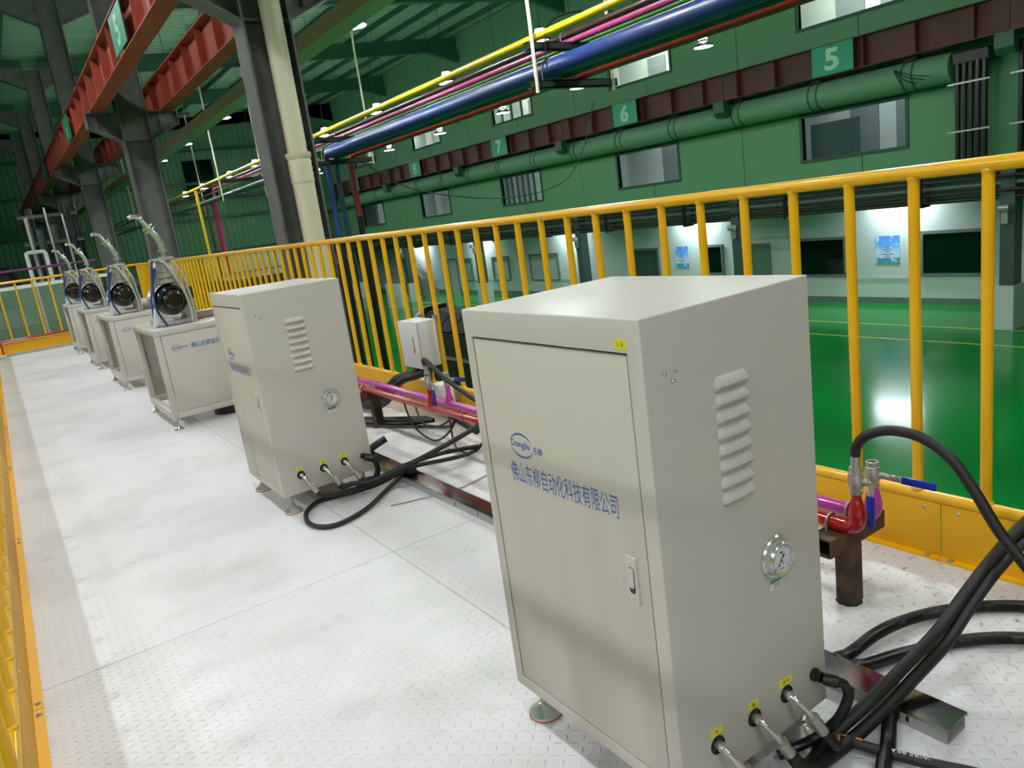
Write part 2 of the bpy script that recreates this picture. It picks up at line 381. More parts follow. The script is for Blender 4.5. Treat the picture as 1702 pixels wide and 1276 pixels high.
for z in (1.2, 3.4, 5.6, 7.6):
    b_ = Off(wf); b_.box(-16, 24, 51.75, 51.93, z, z+.18); b_.build('wall_girt', GDARK, smooth=False)
b_ = Off(wf); b_.box(11.6, 13.4, 51.8, 51.9, 4.6, 7.1); b_.build('window_opening', DGLASS, smooth=False)
b_ = Off(wf); b_.box(-16, 24, 51.7, 51.93, -3.1, .4); b_.build('wall_dado', mat('dado_grey', (120, 140, 132), .6), smooth=False)
wlf = MB().box(-16.2, -16, -16, 52, -3.1, 9.8).build('wall_left', FARW, smooth=False); struct(wlf, 'green wall on the far left side of the building', 'wall')
wbk = MB().box(-16, 24, -16.2, -16, -3.1, 9.8).build('wall_back', FARW, smooth=False); struct(wbk, 'green wall behind the camera', 'wall')

# --- roof: sheet, rafters, purlins
ce = empty('ceiling', (3, 20, 8.7), 'corrugated roof with green purlins and rafters', 'ceiling', kind='structure')
def rz(x): return 8.75+(x-2.95)*.05 if x >= 2.95 else 8.75+(2.95-x)*.05
for xa, xb in ((2.95, 20.7), (-16, 2.95)):
    b_ = Off(ce); P = []; y = -16
    while y < 52: P += [(y, 0), (y+.13, 0), (y+.18, .06), (y+.27, .06), (y+.32, 0)]; y += .4
    n = len(P); b_.add([(xa, p, rz(xa)+h+.12) for p, h in P]+[(xb, p, rz(xb)+h+.12) for p, h in P], [(i, i+1, n+i+1, n+i) for i in range(n-1)])
    b_.build('roof_sheet', ROOFM, smooth=False)
    x = xa+.7
    while x < xb-.3:
        b_ = Off(ce); z = rz(x); b_.box(x-.04, x+.04, -16, 52, z-.08, z+.12); b_.build('purlin', PURL, smooth=False); x += 1.45
for Y in [-15.75, -7.75]+BAYS+[48.25]:
    b_ = Off(ce)
    for xa, xb in ((3.2, 20.6), (-16, 2.7)):
        for t0, t1, w_ in ((-.1, -.06, .11), (-.62, -.1, .012), (-.66, -.62, .11)):
            b_.add([(xa, Y-w_, rz(xa)+t0), (xb, Y-w_, rz(xb)+t0), (xb, Y+w_, rz(xb)+t0), (xa, Y+w_, rz(xa)+t0), (xa, Y-w_, rz(xa)+t1), (xb, Y-w_, rz(xb)+t1), (xb, Y+w_, rz(xb)+t1), (xa, Y+w_, rz(xa)+t1)],
                   [(3,2,1,0),(4,5,6,7),(0,1,5,4),(1,2,6,5),(2,3,7,6),(3,0,4,7)])
    # haunch at the wall
    b_.prism([(20.6, rz(20.6)-.66), (18.9, rz(18.9)-.66), (20.6, rz(20.6)-1.15)], lambda a, c, d: (a, d, c), Y-.1, Y+.1)
    b_.build('rafter', PURL, smooth=False)

# --- near row of steel columns with corbels
for k, Y in enumerate([8.25+8*i for i in range(-1, 6)]):
    e = empty('steel_column', (2.94, Y, -3.1), ('grey steel column carrying the cream downpipe, nearest of the row' if k == 1 else
              'grey steel column of the crane row, %s from the near end' % ORD[k]), 'column', 'steel columns of the crane row', 'structure')
    for x0, x1, nm in ((2.68, 2.705, 'flange'), (3.175, 3.2, 'flange')):
        b_ = Off(e); b_.box(x0, x1, Y-.16, Y+.16, -3.1, 8.4); b_.build(nm, COLM, smooth=False)
    b_ = Off(e); b_.box(2.705, 3.175, Y-.01, Y+.01, -3.1, 8.4); b_.build('web', COLM, smooth=False)
    for s in (-1, 1):   # crane corbels, a web plate with top and bottom flanges
        X = lambda t: 2.94+s*t
        b_ = Off(e); b_.prism([(X(.26), 4.15), (X(.78), 4.15), (X(.78), 3.92), (X(.26), 3.66)], lambda a, c, d: (a, d, c), Y-.01, Y+.01)
        b_.prism([(X(.26), 4.17), (X(.80), 4.17), (X(.80), 4.15), (X(.26), 4.15)], lambda a, c, d: (a, d, c), Y-.14, Y+.14)
        b_.prism([(X(.26), 3.66), (X(.78), 3.92), (X(.78), 3.90), (X(.26), 3.64)], lambda a, c, d: (a, d, c), Y-.14, Y+.14)
        b_.prism([(X(.78), 3.90), (X(.80), 3.90), (X(.80), 4.15), (X(.78), 4.15)], lambda a, c, d: (a, d, c), Y-.14, Y+.14)
        for t in (.45, .62): b_.prism([(X(t), 4.15), (X(t+.012), 4.15), (X(t+.012), 3.76+(t-.3)*.3), (X(t), 3.76+(t-.3)*.3)], lambda a, c, d: (a, d, c), Y-.1, Y+.1)
        b_.build('corbel', COLM, smooth=False)
        b_ = Off(e); b_.prism([(X(.26), 7.75), (X(1.05), 8.1), (X(1.05), 8.45), (X(.26), 8.45)], lambda a, c, d: (a, d, c), Y-.12, Y+.12); b_.build('capital_haunch', COLM, smooth=False)
    b_ = Off(e); b_.box(2.705, 3.175, Y-.12, Y+.12, 3.64, 3.66); b_.box(2.705, 3.175, Y-.12, Y+.12, 4.15, 4.17); b_.build('stiffener', COLM, smooth=False)

# --- crane runway beams of the near row
def ibeam(e, x, y0, y1, z0, z1, wf_, m, step, sname='stiffener'):
    b = Off(e); b.box(x-wf_/2, x+wf_/2, y0, y1, z0, z0+.02); b.build('bottom_flange', m, smooth=False)
    b = Off(e); b.box(x-wf_/2, x+wf_/2, y0, y1, z1-.02, z1); b.build('top_flange', m, smooth=False)
    b = Off(e); b.box(x-.006, x+.006, y0, y1, z0+.02, z1-.02); b.build('web', m, smooth=False)
    y = y0+step/2; src = None
    while y < y1:
        if src is None:
            b = Off(e); b.box(x-wf_/2+.01, x+wf_/2-.01, y-.006, y+.006, z0+.02, z1-.02); src = b.build(sname, m, smooth=False); ys = y
        else: share(src, e, (0, y-ys, 0))
        y += step
SPANS = [(.25+8*k, 8.25+8*k) for k in range(-1, 6)]
for side, X, nm in (('left', 2.345, 'camera side'), ('right', 3.58, 'hall side')):
    for k, (a, c) in enumerate(SPANS):
        if k < 1: continue
        e = empty('crane_beam', (X, (a+c)/2, 4.17), 'red oxide crane beam on the %s of the column row, %s span from the near end' % (nm, ORD[k-1]), 'beam', 'red crane beams')
        ibeam(e, X, a+.01, c-.01, 4.17, 4.80, .25, REDBEAM, 1.0)
for k in range(4):
    Y = 11.75+8*k
    e = empty('bay_sign', (2.2, Y, 4.2), 'teal number sign on the red crane beam, %s from the near end' % ORD[k], 'sign', 'bay signs on the red beams')
    b_ = Off(e); b_.box(2.2, 2.212, Y-.48, Y+.48, 4.22, 4.72); b_.build('plate', TEAL, smooth=False)
    o = lettering(str(5+k), Vector((2.198, Y+.13, 4.28))-Vector(e.location), NX, UP, .26, .38, PALE, e, bold=.03)

# --- crane beam with shade in its brown colour, brackets, duct on the green wall
for k, (a, c) in enumerate(SPANS):
    if k < 1: continue
    e = empty('shaded_crane_beam', (19.85, (a+c)/2, 3.74), 'crane beam in shaded brown on the green wall, %s span from the near end' % ORD[k-1], 'beam', 'shaded brown wall crane beams')
    ibeam(e, 19.85, a+.01, c-.01, 3.74, 4.52, .4, SHBEAM, 1.333)
for k, Y in enumerate(BAYS[1:]):
    b_ = MB(); b_.prism([(19.56, 3.735), (19.56, 3.42), (19.66, 3.28), (19.84, 3.28), (19.84, 3.69), (20.6, 3.69), (20.6, 3.735)], lambda a, c, d: (a, d, c), Y-.2, Y+.2)
    tag(b_.build('corbel_bracket', GDARK, smooth=False), 'dark green corbel bracket under the brown wall beam, %s from the near end' % ORD[k], 'bracket', 'wall brackets')
for k in range(5):
    Y = 12.44+8*k; num = 5+k
    e = empty('bay_sign', (19.63, Y, 3.76), 'teal sign reading %s on the brown wall beam' % DIG[num], 'sign', 'bay signs on the wall beam')
    b_ = Off(e); b_.box(19.63, 19.65, Y-.6, Y+.6, 3.76, 4.5); b_.build('plate', TEAL, smooth=False)
    lettering(str(num), Vector((19.625, Y+.22, 3.85))-Vector(e.location), NX, UP, .42, .56, PALE, e, bold=.035)
e = empty('round_duct', (20.22, 28, 2.92), 'long round green duct running under the brown wall beam', 'duct')
b_ = Off(e); b_.cyl((20.22, 9.6, 3.30), (20.22, 51.5, 3.30), .36, seg=24); b_.build('duct_tube', mat('green_duct', (100, 142, 112), .6))
y = 10.6
while y < 50:
    b_ = Off(e)
    for dy in (-.13, .13): b_.lathe([(.362, -.02), (.375, -.02), (.375, .02), (.362, .02)], (20.22, y+dy, 3.3), (0, 1, 0), 24)
    b_.box(20.05, 20.4, y-.16, y+.16, 3.66, 3.74)
    b_.build('duct_strap', GDARK); y += 2.65
b_ = Off(e)
for k in range(4): b_.tube([(19.86, 10.9, 3.5), (19.84, 10.75-.1*k, 3.2+.03*k), (19.9, 10.55-.2*k, 3.02+.05*k)], .012, 6, 6)
b_.build('loose_wires', BLACKP)

# --- ground floor columns with pedestals
for k, Y in enumerate(BAYS[1:]):
    e = empty('hall_column', (20.35, Y, -3.1), 'dark teal column on a white pedestal before the recessed wall, %s from the near end' % ORD[k], 'column', 'ground floor columns', 'structure')
    b_ = Off(e); b_.box(20.1, 20.5, Y-.05, Y+.27, -2.0, .8); b_.build('shaft', COLG, smooth=False)
    b_ = Off(e); b_.box(20.02, 20.7, Y-.08, Y+.39, -3.1, -2.0); b_.build('pedestal', GWHITE, smooth=False, bevel=.01)
    b_ = Off(e); b_.box(19.98, 20.1, Y+.05, Y+.2, -.5, -.2); b_.cyl((19.9, Y-.02, -.12), (19.9, Y+.2, -.12), .09); b_.build('junction_box', STEEL)

# --- pipes under the overhang
for k, (X, z, r_, m_) in enumerate(((20.15, .12, .05, DARKPIPE), (20.0, .3, .035, PBR), (20.2, .45, .06, mat('grey_pipe', (120, 126, 122), .3, .4)), (19.95, .62, .04, DARKPIPE), (20.2, .8, .07, DARKPIPE))):
    b_ = MB().cyl((X, 4, z), (X, 51, z), r_, seg=10)
    tag(b_.build('overhang_pipe', m_), 'dark service pipe under the green wall, %s counted from the bottom' % ORD[k], 'pipe', 'pipes under the overhang')
y = 6.3; k = 0
while y < 46:
    b_ = MB().box(19.85, 20.3, y-.05, y+.05, .02, .08).box(19.85, 19.9, y-.05, y+.05, .08, .9).box(20.25, 20.3, y-.05, y+.05, .08, .9)
    tag(b_.build('pipe_hanger', BLACKP, smooth=False), 'black pipe hanger under the overhang, %s from the near end' % (ORD[k] if k < 12 else 'last'), 'hanger', 'overhang hangers'); y += 4; k += 1

# ================================================================== HALL THINGS
def bundle(Y, n, lab, zb):
    e = empty('cable_duct_bundle', (19.95, Y, zb), lab, 'cable duct')
    for k in range(n):
        b = Off(e); yy = Y+k*.15; b.cyl((19.98, yy, zb+(.2 if k > 2 else 0)*(-1)), (19.98, yy, 3.35), .062, seg=10); b.build('black_duct', BLACKP)
    for z in (1.75, 2.85):
        b = Off(e); b.box(19.88, 19.92, Y-.15, Y+n*.15+.05, z, z+.04); b.build('clamp_bar', STEEL, smooth=False)
    b = Off(e); b.box(19.92, 20.3, Y-.1, Y+n*.15-.05, 3.3, 3.58); b.build('top_bend', BLACKP, smooth=False, bevel=.03)
bundle(8.82, 5, 'bundle of five black ducts climbing the green wall near the right edge', 1.0)
bundle(7.75, 3, 'second bundle of black ducts at the very right edge of the green wall', 1.1)
for k, (Y0, Y1) in enumerate(((12.6, 13.38), (21.2, 21.9))):
    e = empty('poster', (GX-.01, (Y0+Y1)/2, -1.83), ('nearer' if k == 0 else 'farther')+' blue sky and sea poster on the pale ground floor wall', 'poster', 'blue posters')
    m_ = bpy.data.materials.new('sky_poster'); m_.use_nodes = True; nt = m_.node_tree; bs = nt.nodes['Principled BSDF']
    tc = nt.nodes.new('ShaderNodeTexCoord'); sp = nt.nodes.new('ShaderNodeSeparateXYZ'); nt.links.new(tc.outputs['Generated'], sp.inputs[0])
    rp = nt.nodes.new('ShaderNodeValToRGB'); nt.links.new(sp.outputs[2], rp.inputs[0]); cr = rp.color_ramp
    cr.elements[0].position = 0; cr.elements[0].color = (*lin((84, 164, 200)), 1); cr.elements[1].position = 1; cr.elements[1].color = (*lin((74, 132, 220)), 1)
    for ps, cc in ((.2, (70, 150, 196)), (.22, (206, 220, 236)), (.45, (190, 210, 240)), (.62, (96, 176, 236))):
        q = cr.elements.new(ps); q.color = (*lin(cc), 1)
    nz = nt.nodes.new('ShaderNodeTexNoise'); nz.inputs['Scale'].default_value = 5; nt.links.new(tc.outputs['Generated'], nz.inputs['Vector'])
    mr = nt.nodes.new('ShaderNodeMapRange'); mr.inputs['From Min'].default_value = .55; mr.inputs['From Max'].default_value = .72; nt.links.new(nz.outputs['Fac'], mr.inputs[0])
    mx = nt.nodes.new('ShaderNodeMixRGB'); nt.links.new(mr.outputs[0], mx.inputs[0]); nt.links.new(rp.outputs[0], mx.inputs[1]); mx.inputs[2].default_value = (*lin((220, 232, 248)), 1)
    nt.links.new(mx.outputs[0], bs.inputs['Base Color'])
    b_ = Off(e); b_.box(GX-.02, GX-.005, Y0, Y1, -1.83, -.97); b_.build('print', m_, smooth=False)
    b_ = Off(e); c = (Y0+Y1)/2
    for j, (hw, z) in enumerate(((.07, -1.32), (.15, -1.40), (.08, -1.47), (.19, -1.55), (.09, -1.61))): b_.box(GX-.022, GX-.02, c-hw, c+hw, z, z+.025)
    b_.build('text_lines', mat('poster_text', (96, 110, 140), .6), smooth=False)
# distant stair and white screens
e = empty('staircase', (22.3, 43, -3.1), 'grey staircase with a solid banister climbing the distant ground floor wall', 'stairs', kind='structure')
for k in range(14):
    b_ = Off(e); b_.box(21.9, 23.0, 42+k*.2, 42.2+k*.2, -3.1+k*.17, -2.93+k*.17); b_.build('stair_step', mat('stair_grey', (140, 140, 132), .7), smooth=False)
b_ = Off(e); b_.prism([(41.9, -2.95), (44.8, -.48), (44.8, .45), (41.9, -2.0)], lambda a, c, d: (d, a, c), 21.8, 21.88); b_.build('banister', mat('banister_grey', (128, 140, 138), .6), smooth=False)
b_ = Off(e); b_.cyl((21.84, 41.8, -1.98), (21.84, 44.9, .5), .04, seg=8); b_.build('handrail', WHITE)
b_ = MB().box(18.4, 18.5, 38.1, 39.9, -3.1, -1.75); tag(b_.build('white_screen', WHITE, smooth=False), 'white floor screen standing before the distant staircase', 'screen')
b_ = MB().box(19.8, 19.95, 40.3, 40.6, -2.6, -1.9); tag(b_.build('red_cabinet', PRD, smooth=False, bevel=.01), 'small red fire cabinet by the distant column', 'cabinet')
# black machine just beyond the railing
e = empty('black_machine', (5.2, 7.4, -3.1), 'black slatted machine on the hall floor just beyond the railing', 'machine')
b_ = Off(e); b_.box(4.4, 4.9, 6.0, 8.85, -3.1, .08); b_.build('machine_body', mat('matte_black', (26, 24, 25), .55), smooth=False, bevel=.02)
for k in range(9):
    b_ = Off(e); y = 6.02+k*.315; b_.prism([(4.38, .10), (4.62, .29), (4.9, .29), (4.9, .08)], lambda a, c, d: (a, d, c), y, y+.285); b_.build('cover_slat', mat('black_slat', (20, 18, 18), .75, spec=.2), smooth=False)
b_ = Off(e); b_.prism([(4.34, .0), (4.36, .17), (4.6, .34), (4.92, .34), (4.92, .0)], lambda a, c, d: (a, d, c), 8.85, 8.93); b_.build('end_cheek', BLACKP, smooth=False)
for z in (-.25, -.95, -1.1):
    b_ = Off(e); b_.box(4.36, 4.4, 6.0, 8.85, z, z+.03); b_.build('trim_strip', mat('grey_trim', (120, 118, 116), .4), smooth=False)

# --- overhead pipe rack
RK = [('yellow', 6.52, 3.54, .05, PY, -3, 50), ('brown', 6.98, 3.55, .045, PBR, -3, 28.0), ('pink', 7.2, 3.53, .05, PPK, -3, 28.4), ('green', 7.44, 3.53, .035, PGR, -3, 28.6),
      ('pale steel', 7.58, 3.52, .022, STEEL, -3, 40), ('blue', 6.68, 3.15, .122, PBL, -3, 16.4), ('teal', 6.93, 3.10, .075, PTE, -3, 16.5), ('dark red', 7.2, 3.075, .075, PRD, -3, 16.3),
      ('grey', 6.75, 3.09, .05, mat('grey_green_pipe', (120, 140, 136), .35, .3), 17, 50), ('slate', 6.95, 3.08, .04, mat('slate_pipe', (84, 104, 112), .35, .3), 17, 50), ('faded red', 7.07, 3.09, .035, mat('faded_red', (128, 72, 70), .5), 17, 50), ('faded pink', 7.0, 3.54, .04, mat('faded_pink', (128, 84, 96), .5), 28.8, 50)]
DROP = {'pink': 28.4, 'green': 28.6, 'blue': 16.4, 'teal': 16.5, 'dark red': 16.3}
for nm, X, z, r_, m_, a, c in RK:
    b_ = MB()
    zd = {'dark red': 1.75, 'blue': 1.2, 'teal': 1.2, 'brown': 1.75}.get(nm, -3.05)
    if nm in DROP:
        P_ = [Vector((X, a, z)), Vector((X, c-.25, z)), Vector((X, c-.07, z-.06)), Vector((X, c, z-.25)), Vector((X, c, zd))]
        b_.tube(P_, r_, 12, 0, rf=lambda i: r_ if i < 2 else min(r_, .055))
    else: b_.cyl((X, a, z), (X, c, z), r_, seg=12)
    tag(b_.build('service_pipe', m_), '%s service pipe on the overhead pipe rack%s' % (nm, ', beyond the near column' if a > 10 else ''), 'pipe', 'overhead pipes')
for nm, X, Y, r_, m_ in (('yellow', 6.52, 28.0, .05, PY), ('dark', 6.75, 28.0, .04, DARKPIPE), ('red', 7.05, 28.2, .05, PRD), ('black near', 6.68, 16.4, .062, BLACKP), ('black middle', 6.93, 16.5, .05, BLACKP), ('black far', 7.32, 16.6, .07, BLACKP)):
    b_ = MB().cyl((X, Y, -3.1), (X, Y, 3.5 if nm == 'yellow' else 1.2 if nm in ('black near', 'black middle') else 3.05), r_, seg=12)
    tag(b_.build('drop_pipe', m_), '%s pipe dropping from the overhead rack to the hall floor' % nm, 'pipe', 'drop pipes')
for k, Y in enumerate([.25, 8.25, 16.25, 24.25, 32.25, 40.25]):
    e = empty('pipe_rack_hanger', (7.05, Y, 2.9), 'black pipe rack hanger with two pale rods, %s from the near end' % ORD[k], 'hanger', 'pipe rack hangers')
    for z in (3.42, 2.95):
        b_ = Off(e); b_.box(6.3, 7.8, Y-.05, Y+.05, z-.05, z-.035); b_.box(6.3, 7.8, Y-.05, Y-.04, z-.05, z+.05); b_.box(6.3, 7.8, Y-.05, Y+.05, z+.04, z+.05); b_.build('crossbar', mat('dark_channel', (34, 44, 42), .5), smooth=False)
    for X in (6.37, 7.7):
        b_ = Off(e); b_.cyl((X, Y-.07, 2.84), (X, Y-.07, 6.7), .024, seg=8); b_.build('rod', PVC)
        b_ = Off(e); b_.cyl((X, Y-.07, 6.7), (X, Y-.07, rz(X)-.6), .008, seg=6); b_.build('wire', STEEL)
    b_ = Off(e); b_.box(6.2, 7.9, Y-.1, Y-.04, 6.66, 6.76); b_.build('top_bar', mat('dark_channel', (34, 44, 42), .5), smooth=False)
    for nm, X, z, r_, m_, a, c in RK:
        if a < Y < c and r_ >= .04:
            b_ = Off(e); zc = 3.42 if z > 3.3 else 2.95
            b_.tube([(X-r_-.008, Y+.03, zc+.04)]+[(X-(r_+.008)*math.cos(t), Y+.03, z+(r_+.008)*math.sin(t)) for t in [math.pi*i/8 for i in range(9)]]+[(X+r_+.008, Y+.03, zc+.04)], .006, 6)
            b_.build('u_bolt', STEEL)
b_ = MB().tube([(7.45, 16.35, 2.95), (9, 16.8, 2.2), (12, 17.5, 1.75), (15, 18.6, 2.0), (16.5, 19.2, 3.0), (17.3, 19.4, 4.4)], .014, 6, 8)
tag(b_.build('slack_cable', mat('grey_cable', (60, 66, 62), .6)), 'slack grey cable sagging between the pipe rack and the green wall', 'cable')
b_ = MB().tube([(6.42, 8.0, 3.05), (6.45, 8.02, 3.35), (6.55, 8.05, 3.62), (6.9, 8.1, 3.78), (7.5, 8.2, 3.86), (9, 8.5, 3.95)], .012, 6, 8)
tag(b_.build('loose_black_cable', BLACKP), 'loose black cable looped over the yellow overhead pipe', 'cable')
b_ = MB().box(4.52, 4.84, 6.0, 51, 4.08, 4.1).box(4.52, 4.535, 6.0, 51, 4.1, 4.3).box(4.825, 4.84, 6.0, 51, 4.1, 4.3)
tag(b_.build('cable_tray', TRAYM, smooth=False), 'long pale cable tray running beside the crane columns', 'cable tray')

# --- high bay lamps: every lamp is its own light
def lamp_proto(name, em, up):
    e = empty(name, (0,0,0), '', 'lamp')
    MB().lathe([(0, .30), (.035, .30), (.05, .26), (.09, .24), (.10, .16), (.07, .14), (.12, .12), (.235, .03), (.245, 0), (.225, 0)], seg=20).build('shade', LAMPB, e)
    MB().add([(.225*math.cos(t), .225*math.sin(t), .002) for t in [2*math.pi*i/14 for i in range(14)]], [tuple(range(13, -1, -1))]).build('diffuser', em, e, smooth=False)
    MB().lathe([(.094, .24), (.104, .17)], seg=10).build('upper_lens', up, e, smooth=False)
    MB().cyl((0,0,0), (0,0,1), .008, seg=6).build('drop_rod', LAMPB, e).location.z = .29
    return e
lp = {}; UPL = {'c': mat('lens_hall', (240, 255, 246), .5, emit=LAMP_UP), 'h': mat('lens_hall', (240, 255, 246), .5, emit=LAMP_UP), 'b': mat('lens_bay', (250, 252, 255), .5, emit=LAMP_UP*.3), 't': mat('lens_overhead_fill', (250, 252, 255), .5, emit=LAMP_UP*.4)}
def put_lamp(kind, em, x, y, z, lab, grp):
    if kind not in lp: e = lp[kind] = lamp_proto('high_bay_lamp', em, UPL[kind])
    else: e = copy_tree(lp[kind])
    e.location = (x, y, z); tag(e, lab, 'lamp', grp)
    [c for c in e.children if c.name.startswith('drop_rod')][0].scale.z = rz(x)+.1-z-.29
ZL = 4.6
for k, y in enumerate([4.6, 8.9, 13.2, 18.0, 21.95, 26.3, 30.8, 35.1, 39.4, 43.7, 47.6]): put_lamp('h', LAMPH, 15.5, y, ZL, 'high bay lamp in the row beside the green wall, %s from the near end' % ORD[k], 'lamps beside the green wall')
for k, y in enumerate([4.2, 8.4, 12.8, 16.6, 20.6, 24.7, 28.7, 32.7, 36.7, 42.1, 46.3]): put_lamp('h', LAMPH, 10.2, y, ZL, 'high bay lamp in the middle row of the hall, %s from the near end' % ORD[k], 'lamps in the middle of the hall')
for k, y in enumerate([-.4, 3.7, 7.8, 11.9, 16.0, 20.2, 24.6, 28.4]): put_lamp('c', LAMPC, 5.7, y, ZL, 'high bay lamp in the row nearest the pipe rack, %s from the near end' % ORD[k], 'lamps by the pipe rack')
for k, y in enumerate([-12.2, -8.2, -4.2, -.2, 3.8, 7.8, 11.8, 15.8, 19.8, 25.0]): put_lamp('b', LAMPE, -4.4, y, 4.7, 'high bay lamp in the nearer row left of the platform, %s from the near end' % ORD[k], 'lamps left of the platform')  # those behind the camera are added to light the cabinet fronts
for k, y in enumerate([-10.2, -6.2, -2.2, 1.8, 5.8, 9.8, 13.8, 17.8, 22.6]): put_lamp('b', LAMPE, -7.6, y, 4.7, 'added fill lamp in the farther unseen row left of the platform, %s from the near end' % ORD[k], 'lamps left of the platform')  # second row added to soften rail shadows and brighten the cabinet doors
for k, y in enumerate([-10.5, -6.5, -2.5, 1.5, 5.5, 9.5, 13.5, 17.5]): put_lamp('t', LAMPFILL, .3, y, 6.6, 'added fill lamp hung out of view above the platform, %s from the near end' % ORD[k], 'added fill lamps above the platform')  # row added out of view as fill for the floor and cabinet fronts
for k, y in enumerate([12.5, 20.6, 28.4, 36.4, 43.5]):
    e = empty('batten_lamp', (22.6, y, .3), 'bright batten lamp under the overhang, %s from the near end' % ORD[k], 'lamp', 'overhang lamps')
    b_ = Off(e); b_.box(22.5, 22.7, y-.7, y+.7, .3, .33); b_.build('diffuser', LAMPU, smooth=False)
    b_ = Off(e); b_.box(22.48, 22.72, y-.72, y+.72, .33, .4); b_.box(22.58, 22.62, y-.02, y+.02, .4, .78); b_.build('housing', LAMPB, smooth=False)

# --- equipment beyond the far railing
e = empty('glass_enclosure', (-.6, 20.2, -.01), 'green tinted glass enclosure with white top rail behind the far railing', 'enclosure')
for z, h in ((1.2, .06), (-.01, .08)):
    b_ = Off(e); b_.box(-4, 2.4, 19.55, 19.62, z, z+h); b_.box(-4, 2.4, 21.5, 21.57, z, z+h); b_.box(2.33, 2.4, 19.6, 21.5, z, z+h); b_.build('frame_rail', WHITE, smooth=False)
for X in (-4, -2.4, -.8, .8, 2.34):
    b_ = Off(e); b_.box(X, X+.05, 19.56, 19.61, .05, 1.2); b_.build('frame_post', STEEL, smooth=False)
for a, c in ((-4, -2.4), (-2.4, -.8), (-.8, .8), (.8, 2.34)):
    b_ = Off(e); b_.box(a+.05, c, 19.58, 19.59, .07, 1.2); b_.build('pane', GLASSG, smooth=False)
b_ = Off(e); b_.box(-4, 2.3, 21.4, 21.5, .05, 1.2); b_.build('back_panel', mat('tank_green', (136, 152, 142), .4), smooth=False)
e = empty('steel_vessel', (-.35, 20.4, -.01), 'shiny steel vessel inside the green glass enclosure', 'vessel')
b_ = Off(e); b_.lathe([(0, .1), (.24, .1), (.26, .18), (.26, .62), (.30, .64), (.30, .70), (.32, .72), (.32, 1.1), (0, 1.14)], (-.35, 20.4, -.01)); b_.build('drum', CHROME)
for t in range(3):
    b_ = Off(e); b_.cyl((-.35+.2*math.cos(t*2.1), 20.4+.2*math.sin(t*2.1), -.01), (-.35+.2*math.cos(t*2.1), 20.4+.2*math.sin(t*2.1), .15), .02); b_.build('leg', STEEL)
b_ = MB().tube([(-1.5, 18.6, .02), (-.6, 18.5, .03), (.0, 18.8, .04), (.3, 18.9, .14), (.55, 18.8, .05), (1.2, 18.9, .03)], .03, 8, 8)
tag(b_.build('white_hose', WHITE), 'white hose lying on the pale floor behind the far railing', 'hose')
e = empty('black_motor', (1.5, 18.9, -.01), 'small black motor on the pale floor behind the far railing', 'motor')
b_ = Off(e); b_.lathe([(0, 0), (.13, 0), (.16, .05), (.16, .3), (.12, .36), (0, .36)], (1.5, 18.75, .24), (0, 1, 0)); b_.build('motor_body', BLACKP)
b_ = Off(e); b_.box(1.38, 1.62, 18.8, 19.05, -.01, .1); b_.build('motor_base', BLACKP, smooth=False)
b_ = MB().cyl((-3.5, 22.4, 1.62), (2.4, 22.4, 1.62), .03, seg=10); b_.cyl((-3.2, 22.4, -.01), (-3.2, 22.4, 1.6), .03); b_.cyl((2.2, 22.4, -.01), (2.2, 22.4, 1.6), .03)
tag(b_.build('purple_pipe', mat('dull_purple', (122, 70, 112), .4)), 'dull purple pipe rail behind the glass enclosure', 'pipe')
e = empty('pipe_rig', (1.9, 24, -.01), 'tall dark rig of upright pipes and frames at the far end of the bay', 'machine')
for X, Y, h_, r_, m_ in ((1.15, 23.4, 2.9, .05, STEEL), (1.4, 23.8, 2.6, .09, COLG), (1.6, 23.2, 3.1, .03, CHROME), (1.78, 24.2, 2.7, .11, COLM), (1.98, 23.3, 2.9, .03, CHROME), (2.15, 23.9, 3.2, .1, BLACKP), (2.3, 24.3, 3.2, .13, BLACKP), (1.3, 24.6, 3.2, .1, BLACKP)):
    b_ = Off(e); b_.cyl((X, Y, -.01), (X, Y, h_), r_, seg=12); b_.build('upright_pipe', m_)
b_ = Off(e); b_.box(1.6, 2.4, 24.4, 25.0, -.01, 2.6); b_.build('back_cabinet', mat('rig_dark', (32, 36, 38), .5), smooth=False)
b_ = Off(e); b_.tube([(.95, 23.2, -.01), (.95, 23.2, 1.95), (.95, 23.2, 2.0), (1.0, 23.2, 2.02), (1.35, 23.2, 2.02), (1.38, 23.2, 1.98), (1.38, 23.2, .0)], .05, 10); b_.build('white_frame', WHITE)
for z in (1.2, 2.2, 2.9):
    b_ = Off(e); b_.box(1.0, 2.4, 23.85, 23.95, z, z+.08); b_.build('cross_beam', COLM, smooth=False)
b_ = MB().lathe([(0, 0), (.55, .0), (.62, .3), (.62, 1.3), (.4, 1.75), (0, 1.85)], (.15, 24.2, -.01)); tag(b_.build('dark_tank', mat('tank_dark', (20, 28, 28), .4)), 'dark round topped tank behind the purple pipe', 'tank')
b_ = MB().box(9, 14.5, 40, 41.5, .2, 1.1).box(9.4, 9.7, 40.2, 40.5, -3.1, .2).box(13.8, 14.1, 40.2, 40.5, -3.1, .2).box(9.4, 9.7, 41, 41.3, -3.1, .2).box(13.8, 14.1, 41, 41.3, -3.1, .2)
tag(b_.build('white_gantry', GWHITE, smooth=False), 'pale gantry box on legs far down the hall', 'gantry')
b_ = MB().box(5.5, 9.0, 22, 27, -3.1, .55); tag(b_.build('dark_press', mat('press_dark', (28, 26, 30), .5), smooth=False, bevel=.03), 'dark press machine on the hall floor behind the dense far railing', 'machine')
e = empty('pale_guard_rail', (5.0, 19.5, -3.1), 'pale two bar guard rail on the hall floor behind the dense part of the railing', 'rail')
for z in (-.1, .3):
    b_ = Off(e); b_.cyl((5.0, 16.2, z), (5.0, 24, z), .03, seg=8); b_.build('bar', TRAYM)
